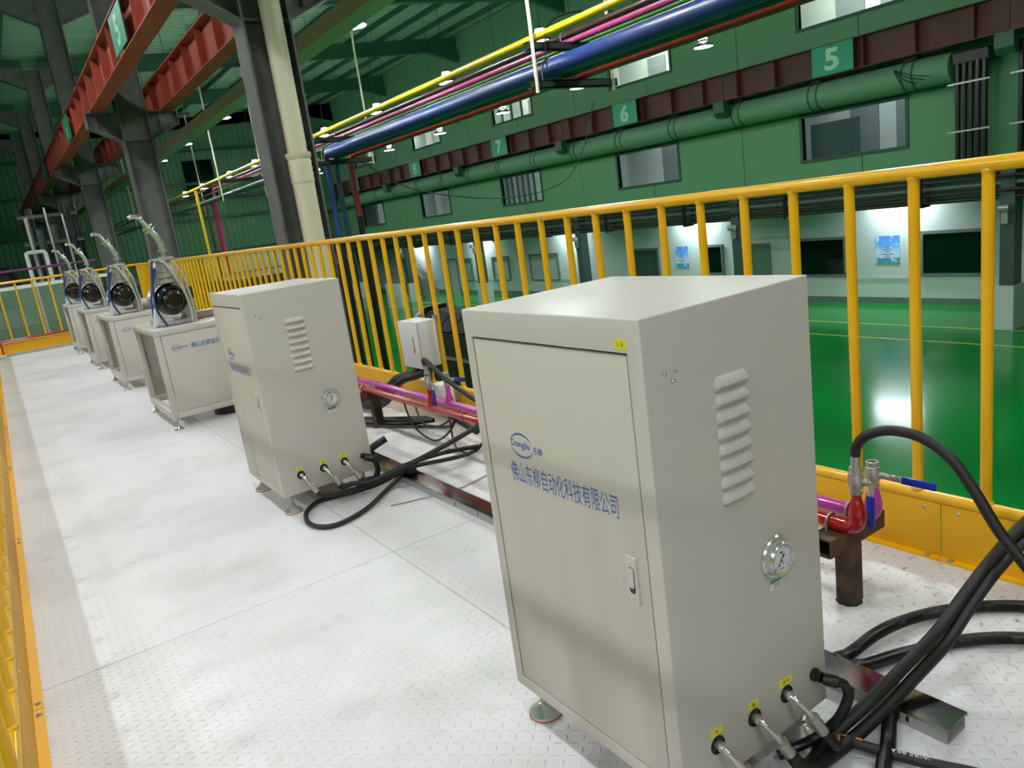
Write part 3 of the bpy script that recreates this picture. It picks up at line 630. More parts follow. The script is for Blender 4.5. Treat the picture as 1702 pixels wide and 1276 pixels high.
for y in (16.3, 20, 23.9):
    b_ = Off(e); b_.cyl((5.0, y, -3.1), (5.0, y, .33), .03, seg=8); b_.build('post', TRAYM)
# downpipe on the near column
e = empty('downpipe', (2.97, 8.05, -3.1), 'cream plastic downpipe with a ribbed coupling on the near steel column', 'pipe')
b_ = Off(e); b_.cyl((2.97, 8.02, -3.1), (2.97, 8.02, 2.2), .115, seg=24); b_.build('lower_pipe', PVC)
b_ = Off(e); b_.cyl((2.97, 8.02, 2.2), (2.97, 8.02, 6.0), .105, seg=24); b_.build('upper_pipe', PVC)
b_ = Off(e); b_.lathe([(.115, 0)]+[(.118+.008*(i % 2), .03*i) for i in range(9)]+[(.135, .27), (.135, .31), (.11, .31)], (2.97, 8.02, 2.0)); b_.build('coupling', PVC)

# ================================================================== RAILINGS
PS = .232
def railing_y(e, X, y0, y1, first, inner):
    """railing running along Y; inner = +1 when the walkway lies towards +X"""
    b = Off(e); b.cyl((X, y0, 1.375), (X, y1, 1.375), .024, seg=18); b.build('handrail', YEL)
    b = Off(e); b.cyl((X, y0, .225), (X, y1, .225), .022, seg=16); b.build('lower_rail', YEL)
    b = Off(e); b.cyl((X, first, .225), (X, first, 1.362), .0185, seg=14, caps=False); b.lathe([(.0185, 0), (.0225, -.006), (.0215, -.014)], (X, first, 1.365), seg=14); b.lathe([(.0185, .012), (.0235, .004), (.0225, -.004)], (X, first, .245), seg=14); src = b.build('post', YEL)
    y = first+PS; k = 1
    while y < y1-.05: share(src, e, (0, y-first, 0)); y += PS
    y = first-PS
    while y > y0+.05: share(src, e, (0, y-first, 0)); y -= PS
def kick_y(e, X, cuts, s):
    for a, c in zip(cuts, cuts[1:]):
        b = Off(e); x0, x1 = sorted((X, X+.004*s)); b.box(x0, x1, a+.002, c-.002, .0, .21)
        x0, x1 = sorted((X, X+.036*s)); b.box(x0, x1, a+.002, c-.002, .0005, .006)
        b.build('kick_plate', YELK, smooth=False)
        for yy in (a+.06, (a+c)/2, c-.06):
            b = Off(e); b.lathe([(0, .004), (.006, .003), (.008, 0)], (X+.004*s, yy, .185), (s, 0, 0), 10); b.build('screw', STEEL)
        for yy in (a+.04, c-.04):
            b = Off(e); b.lathe([(0, .008), (.006, .008), (.007, .003), (.011, .003), (.011, 0)], (X+.02*s, yy, .006), (0, 0, 1), 10); b.build('bolt', STEEL)
rl = empty('right_railing', (2.6, 9, 0), 'long yellow tube railing between the walkway and the green hall', 'railing')
railing_y(rl, 2.60, -1.5, 17.75, 1.136, -1)
kick_y(rl, 2.586, [-1.5, -.72, 1.278, 3.28, 5.28, 7.28, 9.28, 11.28, 13.28, 15.28, 17.7], -1)
ll = empty('left_railing', (-.245, 8, 0), 'yellow tube railing along the left edge of the walkway', 'railing')
railing_y(ll, -.246, -1.5, 17.4, 2.376, 1)
kick_y(ll, -.23, [-1.5, .9, 2.9, 4.95, 6.95, 8.95, 10.95, 12.95, 14.95, 17.4], 1)
fr = empty('far_railing', (1.2, 17.72, 0), 'yellow tube railing closing the far end of the walkway', 'railing')
b_ = Off(fr); b_.cyl((-2.6, 17.75, 1.375), (2.6, 17.75, 1.375), .024, seg=14); b_.build('handrail', YEL)
b_ = Off(fr); b_.cyl((-2.6, 17.75, .225), (2.6, 17.75, .225), .022, seg=12); b_.build('lower_rail', YEL)
for k in range(18):
    X = -2.5+k*.29
    if k == 0: b_ = Off(fr); b_.cyl((X, 17.75, .225), (X, 17.75, 1.36), .0185, seg=10); fsrc = b_.build('post', YEL)
    else: share(fsrc, fr, (k*.29, 0, 0))
b_ = Off(fr); b_.box(-2.6, 2.55, 17.715, 17.72, 0, .21); b_.build('kick_plate', YELK, smooth=False)
b_ = MB().cyl((-2.4, 17.66, .27), (2.0, 17.66, .27), .022, seg=10); b_.cyl((-.1, 17.66, 0), (-.1, 17.66, .26), .015); b_.cyl((1.9, 17.66, 0), (1.9, 17.66, .26), .015)
tag(b_.build('red_cross_pipe', RED), 'red pipe crossing in front of the far railing', 'pipe')
b_ = MB().box(-.22, 1.4, 17.3, 17.38, 0, .05); tag(b_.build('far_cable_trunking', ZINC, smooth=False), 'galvanised trunking on the floor before the far railing', 'trunking')
b_ = MB().box(-.2, -.06, 17.0, 17.2, 0, .06); tag(b_.build('white_block', WHITE, smooth=False, bevel=.006), 'small white block at the far left corner of the walkway', 'block')

# ================================================================== CABINETS
CW, CL, CB, CT = .53, .652, .107, 1.207
def make_cabinet(lab):
    e = empty('control_cabinet', (0,0,0), lab, 'cabinet', 'grey control cabinets')
    d0, d1, dz0, dz1 = .040, .617, .143, 1.138
    # shell with a door recess in the -X face
    V = [(0,0,CB),(CW,0,CB),(CW,CL,CB),(0,CL,CB),(0,0,CT),(CW,0,CT),(CW,CL,CT),(0,CL,CT)]
    V += [(0,d0,dz0),(0,d1,dz0),(0,d1,dz1),(0,d0,dz1),(.02,d0,dz0),(.02,d1,dz0),(.02,d1,dz1),(.02,d0,dz1)]
    F = [(3,2,1,0),(4,5,6,7),(0,1,5,4),(1,2,6,5),(2,3,7,6),(0,8,9,3),(3,9,10,7),(7,10,11,4),(4,11,8,0),(8,12,13,9),(9,13,14,10),(10,14,15,11),(11,15,12,8),(12,15,14,13)]
    me = bpy.data.meshes.new('cabinet_body'); me.from_pydata(V, [], F); bm = bmesh.new(); bm.from_mesh(me); bmesh.ops.recalc_face_normals(bm, faces=bm.faces); bm.verts.ensure_lookup_table()
    oc = {0,1,2,3,4,5,6,7}
    es = [x for x in bm.edges if x.verts[0].index in oc and x.verts[1].index in oc]
    bmesh.ops.bevel(bm, geom=es, offset=.0035, segments=3, profile=.5, affect='EDGES'); bm.to_mesh(me); bm.free()
    me.shade_smooth(); me.set_sharp_from_angle(angle=math.radians(40)); me.materials.append(CAB)
    o = bpy.data.objects.new('cabinet_body', me); COL.objects.link(o); o.parent = e
    dr = MB().box(.0015, .019, d0+.005, d1-.003, dz0+.003, dz1-.007).build('door', CABD, e, bevel=.002)
    # company lettering and logo on the door
    lettering('佛山东柳自动化科技有限公司', (.0010, .520, .659+.107), NX, UP, .402, .056, BLUE_INK, dr, 'company_lettering')
    cy, cz, ra, rb = .459, .869, .047, .030
    def arc(t0, t1):
        b = MB(); n = 26; vs = []
        for i in range(n+1):
            f_ = i/n; t = math.radians(t0+(t1-t0)*f_); wd = .0004+.0024*math.sin(math.pi*f_)
            for s in (-1, 1): vs.append((.0010, cy-(ra+s*wd)*math.cos(t), cz+(rb+s*wd)*math.sin(t)))
        b.add(vs, [(2*i, 2*i+1, 2*i+3, 2*i+2) for i in range(n)]); return b
    arc(20, 168).build('logo_arc', BLUE_INK, dr, smooth=False); arc(192, 345).build('logo_arc', BLUE_INK, dr, smooth=False)
    lettering('Dongliu', (.0008, cy+.044, cz-.011), NX, UP, .080, .024, BLUE_INK, dr, 'logo_lettering', bold=.01)
    lettering('东柳', (.0010, cy-.049, cz-.012), NX, UP, .036, .020, BLUE_INK, dr, 'logo_lettering', bold=.01)
    # flush paddle latch
    la = MB().box(-.004, .002, .078, .110, .575, .688).build('latch', mat('satin_nickel', (226, 225, 222), .42, .55), dr, bevel=.002)
    MB().prism([(.094+.0090*math.cos(t), (.655 if t <= math.pi else .610)+.0090*math.sin(t)) for t in [2*math.pi*i/24 for i in range(25)][:-1]], lambda a, c, d: (d, a, c), -.0048, -.0035).build('latch_recess', BLACKP, dr, smooth=False)
    MB().prism([(.094+.0079*math.cos(t), (.655 if t <= math.pi else .622)+.0079*math.sin(t)) for t in [2*math.pi*i/24 for i in range(25)][:-1]], lambda a, c, d: (d, a, c), -.0065, -.004).build('latch_paddle', MATS['satin_nickel'], dr)
    # louvres on the near side
    src = None
    for k in range(8):
        zt = 1.046-k*.0366
        if src is None:
            b = MB(); NU, NVv = 16, [0, .06, .14, .25, .38, .5, .6, .64, .82, 1.]; w_, h_ = .106, .0345; x0 = .194
            for v in NVv:
                for i in range(NU+1):
                    u = -1+2*i/NU; hw = w_/2
                    pr = .015*(math.sin(v/.6*math.pi/2) if v <= .6 else max(0, 1-(v-.6)/.4))
                    # stadium outline: the ends curve in towards top and bottom
                    inset = .014*(1-math.sqrt(max(0, 1-(abs(v-.6)/.62)**2)))
                    edge = max(0, 1-abs(u)**7)
                    b.v.append((x0+hw+u*(hw-inset), -pr*edge**.5, zt-v*h_))
            for j in range(len(NVv)-1):
                for i in range(NU): b.f.append((j*(NU+1)+i, j*(NU+1)+i+1, (j+1)*(NU+1)+i+1, (j+1)*(NU+1)+i))
            src = b.build('louvre', CAB, e, ang=30)
        else: share(src, e, (0, 0, -k*.0366))
    for x, z in ((.054, 1.089), (.084, 1.087), (.075, 1.070)):
        MB().lathe([(0, .006), (.003, .0055), (.0045, .003), (.005, 0)], (x, 0, z), (0,-1,0), 10).build('screw', CHROME, e)
    # pressure gauge
    gx, gz = .358, .578
    g = MB().lathe([(.030, 0), (.0525, 0), (.053, .004), (.050, .008), (.045, .009), (.0445, .012)], (gx, 0, gz), (0,-1,0), 40).build('pressure_gauge', CHROME, e)
    MB().lathe([(.0445, .008), (.044, .020), (.041, .024), (.036, .023), (.0355, .016)], (gx, 0, gz), (0,-1,0), 40).build('bezel', CHROME, g)
    MB().lathe([(0, .0165), (.036, .0165)], (gx, 0, gz), (0,-1,0), 40).build('dial', mat('dial_white', (214, 218, 220), .4), g)
    b = MB(); b2 = MB()
    for i in range(31):
        t = math.radians(225-270*i/30); r1, r2 = .0335, (.0275 if i % 5 == 0 else .031); wd = .0005 if i % 5 else .0008
        c_, s_ = math.cos(t), math.sin(t)
        b.add([(gx+r1*c_-wd*s_, -.0169, gz+r1*s_+wd*c_), (gx+r1*c_+wd*s_, -.0169, gz+r1*s_-wd*c_), (gx+r2*c_+wd*s_, -.0169, gz+r2*s_-wd*c_), (gx+r2*c_-wd*s_, -.0169, gz+r2*s_+wd*c_)], [(0,1,2,3)])
    for x_, z_, a_, h2 in ((-.006, -.026, .012, .002), (-.01, -.018, .004, .004), (.004, -.016, .004, .004), (-.002, -.009, .006, .003), (-.004, .012, .008, .005)):
        b.box(gx+x_, gx+x_+a_, -.0170, -.0168, gz+z_, gz+z_+h2)
    b.build('dial_marks', INK, g, smooth=False)
    t = math.radians(228); c_, s_ = math.cos(t), math.sin(t)
    MB().add([(gx+.029*c_, -.0185, gz+.029*s_), (gx-.0015*s_, -.0185, gz+.0015*c_), (gx-.012*c_-.003*s_, -.0185, gz-.012*s_+.003*c_), (gx-.012*c_+.003*s_, -.0185, gz-.012*s_-.003*c_), (gx+.0015*s_, -.0185, gz-.0015*c_)], [(0,1,2,3,4)]).build('needle', INK, g, smooth=False)
    for a_ in (100, 220, 340):
        t = math.radians(a_); MB().lathe([(0, .005), (.003, .0045), (.004, 0)], (gx+.0485*math.cos(t), -.007, gz+.0485*math.sin(t)), (0,-1,0), 8).build('gauge_screw', CHROME, g)
    s = MB().box(gx-.026, gx+.018, -.001, 0, .497, .522).build('inspection_sticker', WHITE, e, smooth=False)
    MB().box(gx-.026, gx+.018, -.0015, -.001, .514, .522).build('green_header', GREENP, s, smooth=False)
    b = MB()
    for z in (.509, .505, .501): b.box(gx-.014, gx+.012, -.0014, -.001, z, z+.0014)
    b.build('printed_lines', mat('grey_ink', (110, 116, 112), .6), s, smooth=False)
    # hose ports with stickers
    for x, txt, wd in ((.115, 'A', .009), (.245, 'B', .009), (.367, '进气', .026)):
        MB().lathe([(.0225, 0), (.022, .003), (.018, .0035), (.0165, .001), (0, .001)], (x, 0, .206), (0,-1,0), 24).build('port_grommet', HOLE, e)
        hw = .018 if len(txt) == 1 else .025
        s = MB().box(x-hw, x+hw, -.001, 0, .231, .2505).build('port_sticker', STICK, e, smooth=False)
        lettering(txt, (x-wd/2, -.0014, .235), PX, UP, wd, .0115, INK, s)
    MB().lathe([(.017, 0), (.017, .008), (.0135, .010), (.0135, .024), (0, .024)], (.478, 0, .205), (0,-1,0), 16).build('cable_gland', BLACKP, e)
    # levelling feet
    for x, y in ((.05, .05), (.05, CL-.05), (CW-.05, .05), (CW-.05, CL-.05)):
        f_ = MB().lathe([(0, .004), (.047, .004), (.047, .012), (.040, .016), (.016, .036), (.011, .038), (0, .038)], (x, y, 0), seg=28).build('levelling_foot', CHROME, e)
        MB().lathe([(0, 0), (.047, 0), (.049, .002), (.047, .005)], (x, y, 0), seg=28).build('foot_pad', REDPAD, f_)
        MB().cyl((x, y, .036), (x, y, CB+.002), .008, seg=10).lathe([(.009, 0), (.014, 0), (.014, .01), (.009, .01)], (x, y, .038), seg=6).build('foot_stem', STEEL, f_)
    return e
cab1 = make_cabinet('nearest grey control cabinet, its door lettering large and sharp')
cab2 = copy_tree(cab1); cab2['label'] = 'farther grey control cabinet, second in the row, before the pump tables'
cab1.location = (.977, 1.035, 0); cab2.location = (1.008, 3.909, 0)
s = MB().box(.0-.001, 0, .040, .073, 1.146, 1.166).build('name_sticker', STICK, cab1, smooth=False)
lettering('三 花', (-.0015, .068, 1.151), NX, UP, .022, .0095, INK, s)

# ================================================================== PUMP TABLES
def make_table():
    e = empty('pump_table', (0,0,0), '', 'table', 'grey pump tables'); W_, L_, T_ = .95, 1.12, .05
    for x, y in ((0, 0), (0, L_-T_), (W_-T_, 0), (W_-T_, L_-T_)):
        MB().box(x, x+T_, y, y+T_, .10, .81).build('leg', CAB, e, bevel=.004)
        f_ = MB().lathe([(0, .0), (.042, .0), (.042, .008), (.034, .014), (.014, .04), (0, .042)], (x+T_/2, y+T_/2, 0), seg=20).build('levelling_foot', CHROME, e)
        MB().cyl((x+T_/2, y+T_/2, .04), (x+T_/2, y+T_/2, .102), .009, seg=10).build('foot_stem', STEEL, f_)
    for z, h in ((.81, .05), (.10, .05)):
        for bx in ((T_, W_-T_, 0, T_), (T_, W_-T_, L_-T_, L_), (0, T_, T_ if z < .5 else 0, L_-T_ if z < .5 else L_), (W_-T_, W_, T_, L_-T_)):
            MB().box(*bx, z, z+h).build('rail', CAB, e, bevel=.003)
    MB().box(T_, W_-T_, T_, L_-T_, .835, .856).build('table_top', CAB, e, smooth=False)
    MB().box(T_+.004, W_-T_-.004, L_-.02, L_-.01, .155, .806).build('back_panel', CABD, e, smooth=False)
    p = MB().box(T_+.004, W_-T_-.004, .002, .012, .154, .806).build('front_panel', CABD, e, bevel=.002)
    lettering('佛山东柳自动化科技有限公司', (.27, .0008, .665), PX, UP, .52, .05, BLUE_INK, p, 'company_lettering', bold=.012)
    lettering('东柳', (.205, .0008, .682), PX, UP, .034, .018, BLUE_INK, p, 'logo_lettering')
    b = MB(); n = 24; vs = []
    for i in range(n):
        t = 2*math.pi*i/n
        for s in (-1, 1): vs.append((.155+(.042+s*.0016)*math.cos(t), .0008, .69+(.024+s*.0016)*math.sin(t)))
    b.add(vs, [(2*i, 2*i+1, (2*i+3) % (2*n), (2*i+2) % (2*n)) for i in range(n)]); b.build('logo_ring', BLUE_INK, p, smooth=False)
    MB().box(.115, .195, .0006, .0012, .687, .693).build('logo_bar', BLUE_INK, p, smooth=False)
    MB().cyl((.55, .3, .0), (.55, .3, .1), .16, seg=20).cyl((.55, .3, .1), (.55, .3, .13), .1, seg=20).build('drip_pan', BLACKP, e)
    return e
def make_pump():
    """vacuum pump: motor with black fan cowl, white and blue casing, glassy metal head, clear hoses, flanged riser"""
    e = empty('vacuum_pump', (0,0,0), '', 'pump', 'vacuum pumps on tables')
    MB().box(-.15, .15, .04, .55, 0, .035).build('base_plate', STEEL, e, bevel=.004)
    MB().lathe([(0, 0), (.118, 0), (.126, .01), (.126, .05), (.118, .06), (.092, .066), (.086, .085), (.078, .15), (.070, .162), (.060, .165), (.056, .160), (0, .158)], (0, .13, .215), (0,-1,0), 36).build('fan_cowl', mat('gloss_black', (14, 13, 13), .18, coat=.4), e)
    b = MB()
    for i in range(20):
        t = 2*math.pi*i/20; c_, s_ = math.cos(t), math.sin(t)
        b.cyl((.106*c_, .074, .215+.106*s_), (.106*c_, .058, .215+.106*s_), .007, seg=6)
    b.build('cowl_studs', BLACKP, e)
    MB().lathe([(0, 0), (.135, 0), (.14, .01), (.14, .03), (.128, .04), (.128, .34), (.135, .35), (.135, .37), (0, .37)], (0, .14, .215), (0, 1, 0), 30).build('motor_casing', STEEL, e)
    # white cheek that sweeps from the base up round the motor, blue behind
    arc = [(.150*math.cos(t), .215+.150*math.sin(t)) for t in [math.radians(a) for a in range(75, 236, 12)]]
    MB().prism(arc+[(-.02, .035), (-.14, .02), (-.185, .0), (-.155, .15)], lambda a, c, d: (a, d, c), .10, .15).build('white_cheek', BODYW, e, bevel=.004)
    MB().prism([(-.175, .0), (-.165, .22), (-.12, .38), (-.085, .50), (-.06, .50), (-.105, .36), (-.145, .2), (-.145, .0)], lambda a, c, d: (a, d, c), .155, .20).build('blue_casing', BODYB, e)
    MB().prism([(-.09, .33), (-.055, .555), (.06, .555), (.13, .36), (.14, .10), (.15, .02), (.10, .02), (.10, .3)], lambda a, c, d: (a, d, c), .17, .40).build('pump_head', STEEL, e, bevel=.006)
    for z, r_ in ((.36, .075), (.41, .068), (.46, .06), (.505, .055)):
        MB().lathe([(0, 0), (r_, 0), (r_, .018), (r_*.8, .024), (r_*.8, .045), (0, .045)], (0, .15, z), seg=24).build('head_flange', CHROME, e)
    MB().box(-.075, .09, .06, .36, .552, .578).build('top_plate', STEEL, e, bevel=.004)
    for dx, dy in ((0, 0), (.075, .04)):
        MB().tube([(-.03+dx, .05+dy, .555), (.0+dx, .03+dy, .53), (.05+dx, .02+dy, .42), (.095+dx*.6, .01+dy, .28), (.115+dx*.45, .0+dy, .12), (.112+dx*.45, -.01+dy, .0)], .014, 10, 8).build('clear_hose', CLEARH, e)
        MB().tube([(-.03+dx, .05+dy, .555), (.0+dx, .03+dy, .53), (.05+dx, .02+dy, .42), (.095+dx*.6, .01+dy, .28), (.115+dx*.45, .0+dy, .12), (.112+dx*.45, -.01+dy, .0)], .0115, 8, 8).build('hose_core', mat('hose_white', (214, 214, 210), .3), e)
    MB().tube([(-.09, .1, .56), (-.12, .06, .46), (-.145, .03, .3), (-.15, .02, .15), (-.10, .0, .0)], .010, 8, 8).build('blue_cable', mat('dark_blue_cable', (22, 34, 74), .4), e)
    MB().box(.15, .19, .12, .2, .2, .3).build('terminal_box', BLACKP, e, bevel=.005)
    MB().box(.18, .42, .25, .45, 0, .06).build('manifold', mat('pinkish_manifold', (150, 132, 124), .4, .6), e, bevel=.005)
    b = MB().lathe([(0, 0), (.055, 0), (.055, .012), (.02, .014), (.02, .05), (.045, .052), (.045, .068), (.02, .07)], (.03, .16, .578), seg=20); b.build('riser_flange', CHROME, e)
    MB().tube([(.03, .16, .64), (.025, .16, .70), (.0, .16, .77), (-.03, .16, .82)], .027, 14, 8).build('riser_bend', CHROME, e)
    MB().lathe([(0, 0), (.05, 0), (.05, .014), (.022, .016), (.022, .028), (.05, .03), (.05, .044), (0, .046)], (-.03, .16, .82), (-.5, 0, .85), 20).build('clamp_flange', CHROME, e)
    MB().tube([(-.05, .16, .85), (-.08, .16, .91), (-.10, .16, .94), (-.15, .16, .95), (-.18, .16, .94)], .019, 10, 6).build('outlet_pipe', CHROME, e)
    MB().lathe([(0, 0), (.02, 0), (.022, .02), (.0, .025)], (-.155, .16, .95), seg=12).build('outlet_knob', CHROME, e)
    return e
tb = make_table(); pm = make_pump()
TL = ['nearest grey pump table with blue lettering on its panel, beside the farther cabinet', 'second grey pump table from the cabinets', 'third grey pump table from the cabinets', 'fourth and last grey pump table by the far railing']
PL = ['nearest vacuum pump with black fan cowl, on the lettered table', 'second vacuum pump with black fan cowl from the cabinets', 'third vacuum pump with black fan cowl from the cabinets', 'last vacuum pump, on the table by the far railing']
for k, Y in enumerate((6.8, 9.68, 12.3, 15.1)):
    t = tb if k == 0 else copy_tree(tb); p = pm if k == 0 else copy_tree(pm)
    t.location = (1.0, Y, 0); t['label'] = TL[k]; p.location = (1.27 if k < 2 else 1.2, Y+.26, .86); p['label'] = PL[k]

# ================================================================== PIPES, STANDS, VALVES
RX, MX, PZ, PR = 2.06, 2.17, .31, .0235
def ball_valve(name, x, y, z, hd, lab, hose):
    """upright ball valve, hd = lever direction vector"""
    e = empty(name, (x, y, z), lab, 'valve'); h = Vector(hd).normalized(); e.scale = (.88, .88, .88)
    MB().lathe([(0, 0), (.022, 0), (.023, .016), (.0195, .018), (.0195, .024), (.026, .028), (.027, .036), (.027, .066), (.0245, .070), (.0245, .078), (.0225, .080), (.0225, .098), (.018, .099), (.015, .094)], seg=20).build('valve_body', STEEL, e)
    side = h if abs(h.z) < .5 else Vector((.0, -1, 0))
    b = MB().cyl(side*.02+Vector((0,0,.05)), side*.05+Vector((0,0,.05)), .011, seg=12).cyl(side*.05+Vector((0,0,.05)), side*.058+Vector((0,0,.05)), .008, seg=6)
    b.build('stem_bonnet', STEEL, e)
    a = side*.052+Vector((0,0,.05))
    n = Vector((0,0,1)).cross(h) if abs(h.z) < .5 else Vector((1,0,0)); up = h.cross(n).normalized()
    def bar(p0, p1, w_, t_):
        vs = []
        for pp in (p0, p1):
            for sa, sb in ((-1,-1),(1,-1),(1,1),(-1,1)): vs.append(pp+n*(sa*t_)+up*(sb*w_))
        return MB().add(vs, [(3,2,1,0),(4,5,6,7),(0,1,5,4),(1,2,6,5),(2,3,7,6),(3,0,4,7)])
    lv = bar(a, a+h*.06, .011, .0025).build('lever', CHROME, e, bevel=.001)
    bar(a+h*.05, a+h*.165, .0145, .0065).build('lever_grip', BLUE_H, e, bevel=.0045)
    return e
# red pipe and magenta pipe, each with its near elbow, reducer riser and branch tees
def run_pipe(name, m_, X, yend, lab, tees, ztop):
    e = empty(name, (X, 9, PZ), lab, 'pipe')
    b = Off(e); b.tube([(X, 16.9, PZ), (X, yend+.05, PZ)], PR, 18); b.build('straight_run', m_)
    b = Off(e); b.tube([(X, yend+.075, PZ)]+[(X, yend+.036-.036*math.sin(t), PZ+.036-.036*math.cos(t)) for t in [math.pi/2*i/8 for i in range(9)]]+[(X, yend, PZ+.05)], PR+.004, 18); b.build('elbow', m_)
    b = Off(e); b.lathe([(PR+.003, .045), (PR+.003, .058), (PR-.001, .075), (.017, .098), (.0145, .102), (.0145, .126)], (X, yend, PZ), seg=18); b.build('riser', m_)
    for yy in [yend+.22+2.2*k for k in range(7)]:
        b = Off(e); b.lathe([(PR, -.004), (PR+.004, -.003), (PR+.004, .003), (PR, .004)], (X, yy, PZ), (0,1,0), 18); b.build('weld_ring', m_)
    for yy in tees:
        b = Off(e); b.lathe([(PR+.004, -.0), (PR+.002, .03), (.018, .06), (.0145, .07), (.0145, ztop)], (X, yy, PZ), seg=16); b.lathe([(PR, -.04), (PR+.004, -.035), (PR+.004, .035), (PR, .04)], (X, yy, PZ), (0,1,0), 16); b.build('branch_tee', m_)
    return e
run_pipe('red_pipe', RED, RX, 1.277, 'red pipe along the walkway, on the cabinet side of the pair', (4.09, 6.9, 9.8), .12)
run_pipe('magenta_pipe', MAG, MX, 1.287, 'magenta pipe along the walkway, on the railing side of the pair', (4.055, 6.95, 9.85), .12)
ball_valve('ball_valve', RX, 1.277, PZ+.120, (0, 0, -1), 'steel ball valve with hanging blue lever on the near end of the red pipe', True)
ball_valve('ball_valve', MX, 1.287, PZ+.104, (.12, -1, -.06), 'steel ball valve with level blue lever on the near end of the magenta pipe', False)
ball_valve('ball_valve', RX, 4.09, PZ+.12, (0, 0, -1), 'steel ball valve on the red pipe branch below the wall box', True)
ball_valve('ball_valve', MX, 4.055, PZ+.12, (.12, -1, .05), 'steel ball valve with blue lever on the magenta pipe branch below the wall box', False)
for k, Y in enumerate((1.35, 5.12, 8.9, 12.7, 16.4)):
    e = empty('pipe_stand', (2.12, Y, 0), 'rusty steel pipe stand, %s from the near end' % ORD[k], 'pipe stand', 'rusty pipe stands')
    b = MB()
    b.box(-.032, .032, -.028, -.022, .006, .222).box(-.032, -.026, -.022, .03, .006, .222).box(.026, .032, -.022, .03, .006, .222); b.build('post', RUST, e, smooth=False)
    b = MB(); b.box(-.15, .16, -.036, .040, .280, .286).box(-.15, .16, -.036, -.030, .225, .280).box(-.15, .16, .034, .040, .225, .280).box(-.15, .16, -.03, .034, .222, .228); b.build('cross_arm', RUST, e, smooth=False)
    MB().lathe([(.044, 0), (.040, .003), (.034, .005), (.0, .005)], (0, .004, 0), seg=9).build('weld_bead', mat('burnt_weld', (34, 28, 24), .8, bump=.4, bscale=90), e)
    for X in (RX-2.12, MX-2.12):
        MB().tube([(X-PR-.004, .02, .272)]+[(X-(PR+.004)*math.cos(t), .02, PZ+(PR+.004)*math.sin(t)) for t in [math.pi*i/10 for i in range(11)]]+[(X+PR+.004, .02, .272)], .004, 8).build('u_bolt', STEEL, e)

# --- cable trunking: each length is a thing with a lid
for k, (a, c) in enumerate(((.815, 2.9), (2.9, 4.98), (4.98, 6.7))):
    e = empty('cable_trunking', (1.715, (a+c)/2, 0), 'galvanised cable trunking on the floor behind the cabinets, %s length from the near end' % ORD[k], 'trunking', 'floor trunking')
    b_ = Off(e); b_.box(1.67, 1.672, a, c-.003, 0, .043); b_.box(1.758, 1.76, a, c-.003, 0, .043); b_.box(1.672, 1.758, a, c-.003, 0, .002); b_.build('channel', ZINC, smooth=False)
    b_ = Off(e); b_.box(1.666, 1.764, a-.004, c-.003, .0435, .046); b_.box(1.666, 1.668, a-.004, c-.003, .036, .0435); b_.box(1.762, 1.764, a-.004, c-.003, .036, .0435)
    b_.build('lid', mat('galvanised_lid', (170, 168, 166), .12, 1., var=.3, vscale=14, bump=.08, bscale=40), smooth=False)
    if k < 2:
        for yy in ((a+.10, a+.20) if k == 0 else (a+.12, a+.34)):
            b_ = Off(e); b_.box(1.6692, 1.6698, yy-.004, yy+.004, .012, .03); b_.build('slot', BLACKP, smooth=False)

# ================================================================== HOSES
def corrugated(pts, r, name, m_, parent=None):
    P = even(spline([Vector(p) for p in pts], 24), .0026)
    b = MB().tube(P, r, 12, 0, rf=lambda i: r*(1.0 if i % 2 else .88)); return b.build(name, m_, parent, ang=80)
def cab_hose(cx, cy, px, path, r, lab, stripe=False):
    """hydraulic hose that leaves a cabinet port with a bent steel stub and crimped ferrule; path continues from there"""
    e = empty('hydraulic_hose', (cx+px, cy, .206), lab, 'hose', 'hydraulic hoses')
    p = Vector((cx+px, cy, .206))
    b = Off(e); b.lathe([(0, -.004), (.012, -.004), (.012, .012), (.009, .014), (0, .014)], p, (0,-1,0), 6); b.build('hex_nut', CHROME, smooth=False)
    end = p+Vector((.030, -.050, -.060)); d = Vector((.40, -.30, -.86)).normalized()
    b = Off(e); b.tube([p+Vector((0, -.01, 0)), p+Vector((.004, -.026, -.008)), p+Vector((.014, -.040, -.030)), end], .0078, 12, 8); b.build('bent_stub', CHROME)
    b = Off(e); b.lathe([(.008, -.004), (.0165, -.004), (.0175, .0), (.0165, .004), (.0145, .005), (.0145, .046), (.012, .048)], end, d, 16); b.build('ferrule', STEEL)
    q = end+d*.046
    b = Off(e); b.tube([q-d*.01, q, q+d*.02]+[Vector(v) for v in path], r, 14, 8); b.build('hose', BLACK)
    return e, q
c1 = (.977, 1.035); c2 = (1.008, 3.909)
cab_hose(*c1, .115, [(1.17, .955, .05), (1.24, .962, .022), (1.35, .975, .02), (1.48, .968, .022), (1.62, .952, .052), (1.76, .940, .088), (1.9, .930, .125), (2.0, .915, .196), (2.1, .897, .265), (2.2, .862, .338), (2.32, .78, .45), (2.40, .66, .52), (2.45, .48, .53), (2.46, .28, .44), (2.42, .05, .24), (2.34, -.2, .06), (2.26, -.6, .02), (2.2, -1.2, .02)], .0165, 'black hose from port A of the nearest cabinet rising towards the railing')
cab_hose(*c1, .245, [(1.315, .965, .055), (1.37, .990, .024), (1.44, 1.0, .026), (1.51, .995, .045), (1.60, .972, .084), (1.74, .964, .112), (1.9, .949, .160), (2.0, .933, .222), (2.1, .915, .285), (2.2, .873, .375), (2.3, .80, .47), (2.38, .70, .55), (2.44, .52, .58), (2.47, .32, .50), (2.46, .1, .30), (2.42, -.15, .10), (2.38, -.6, .02), (2.36, -1.2, .02)], .0165, 'black hose from port B of the nearest cabinet crossing over the trunking')
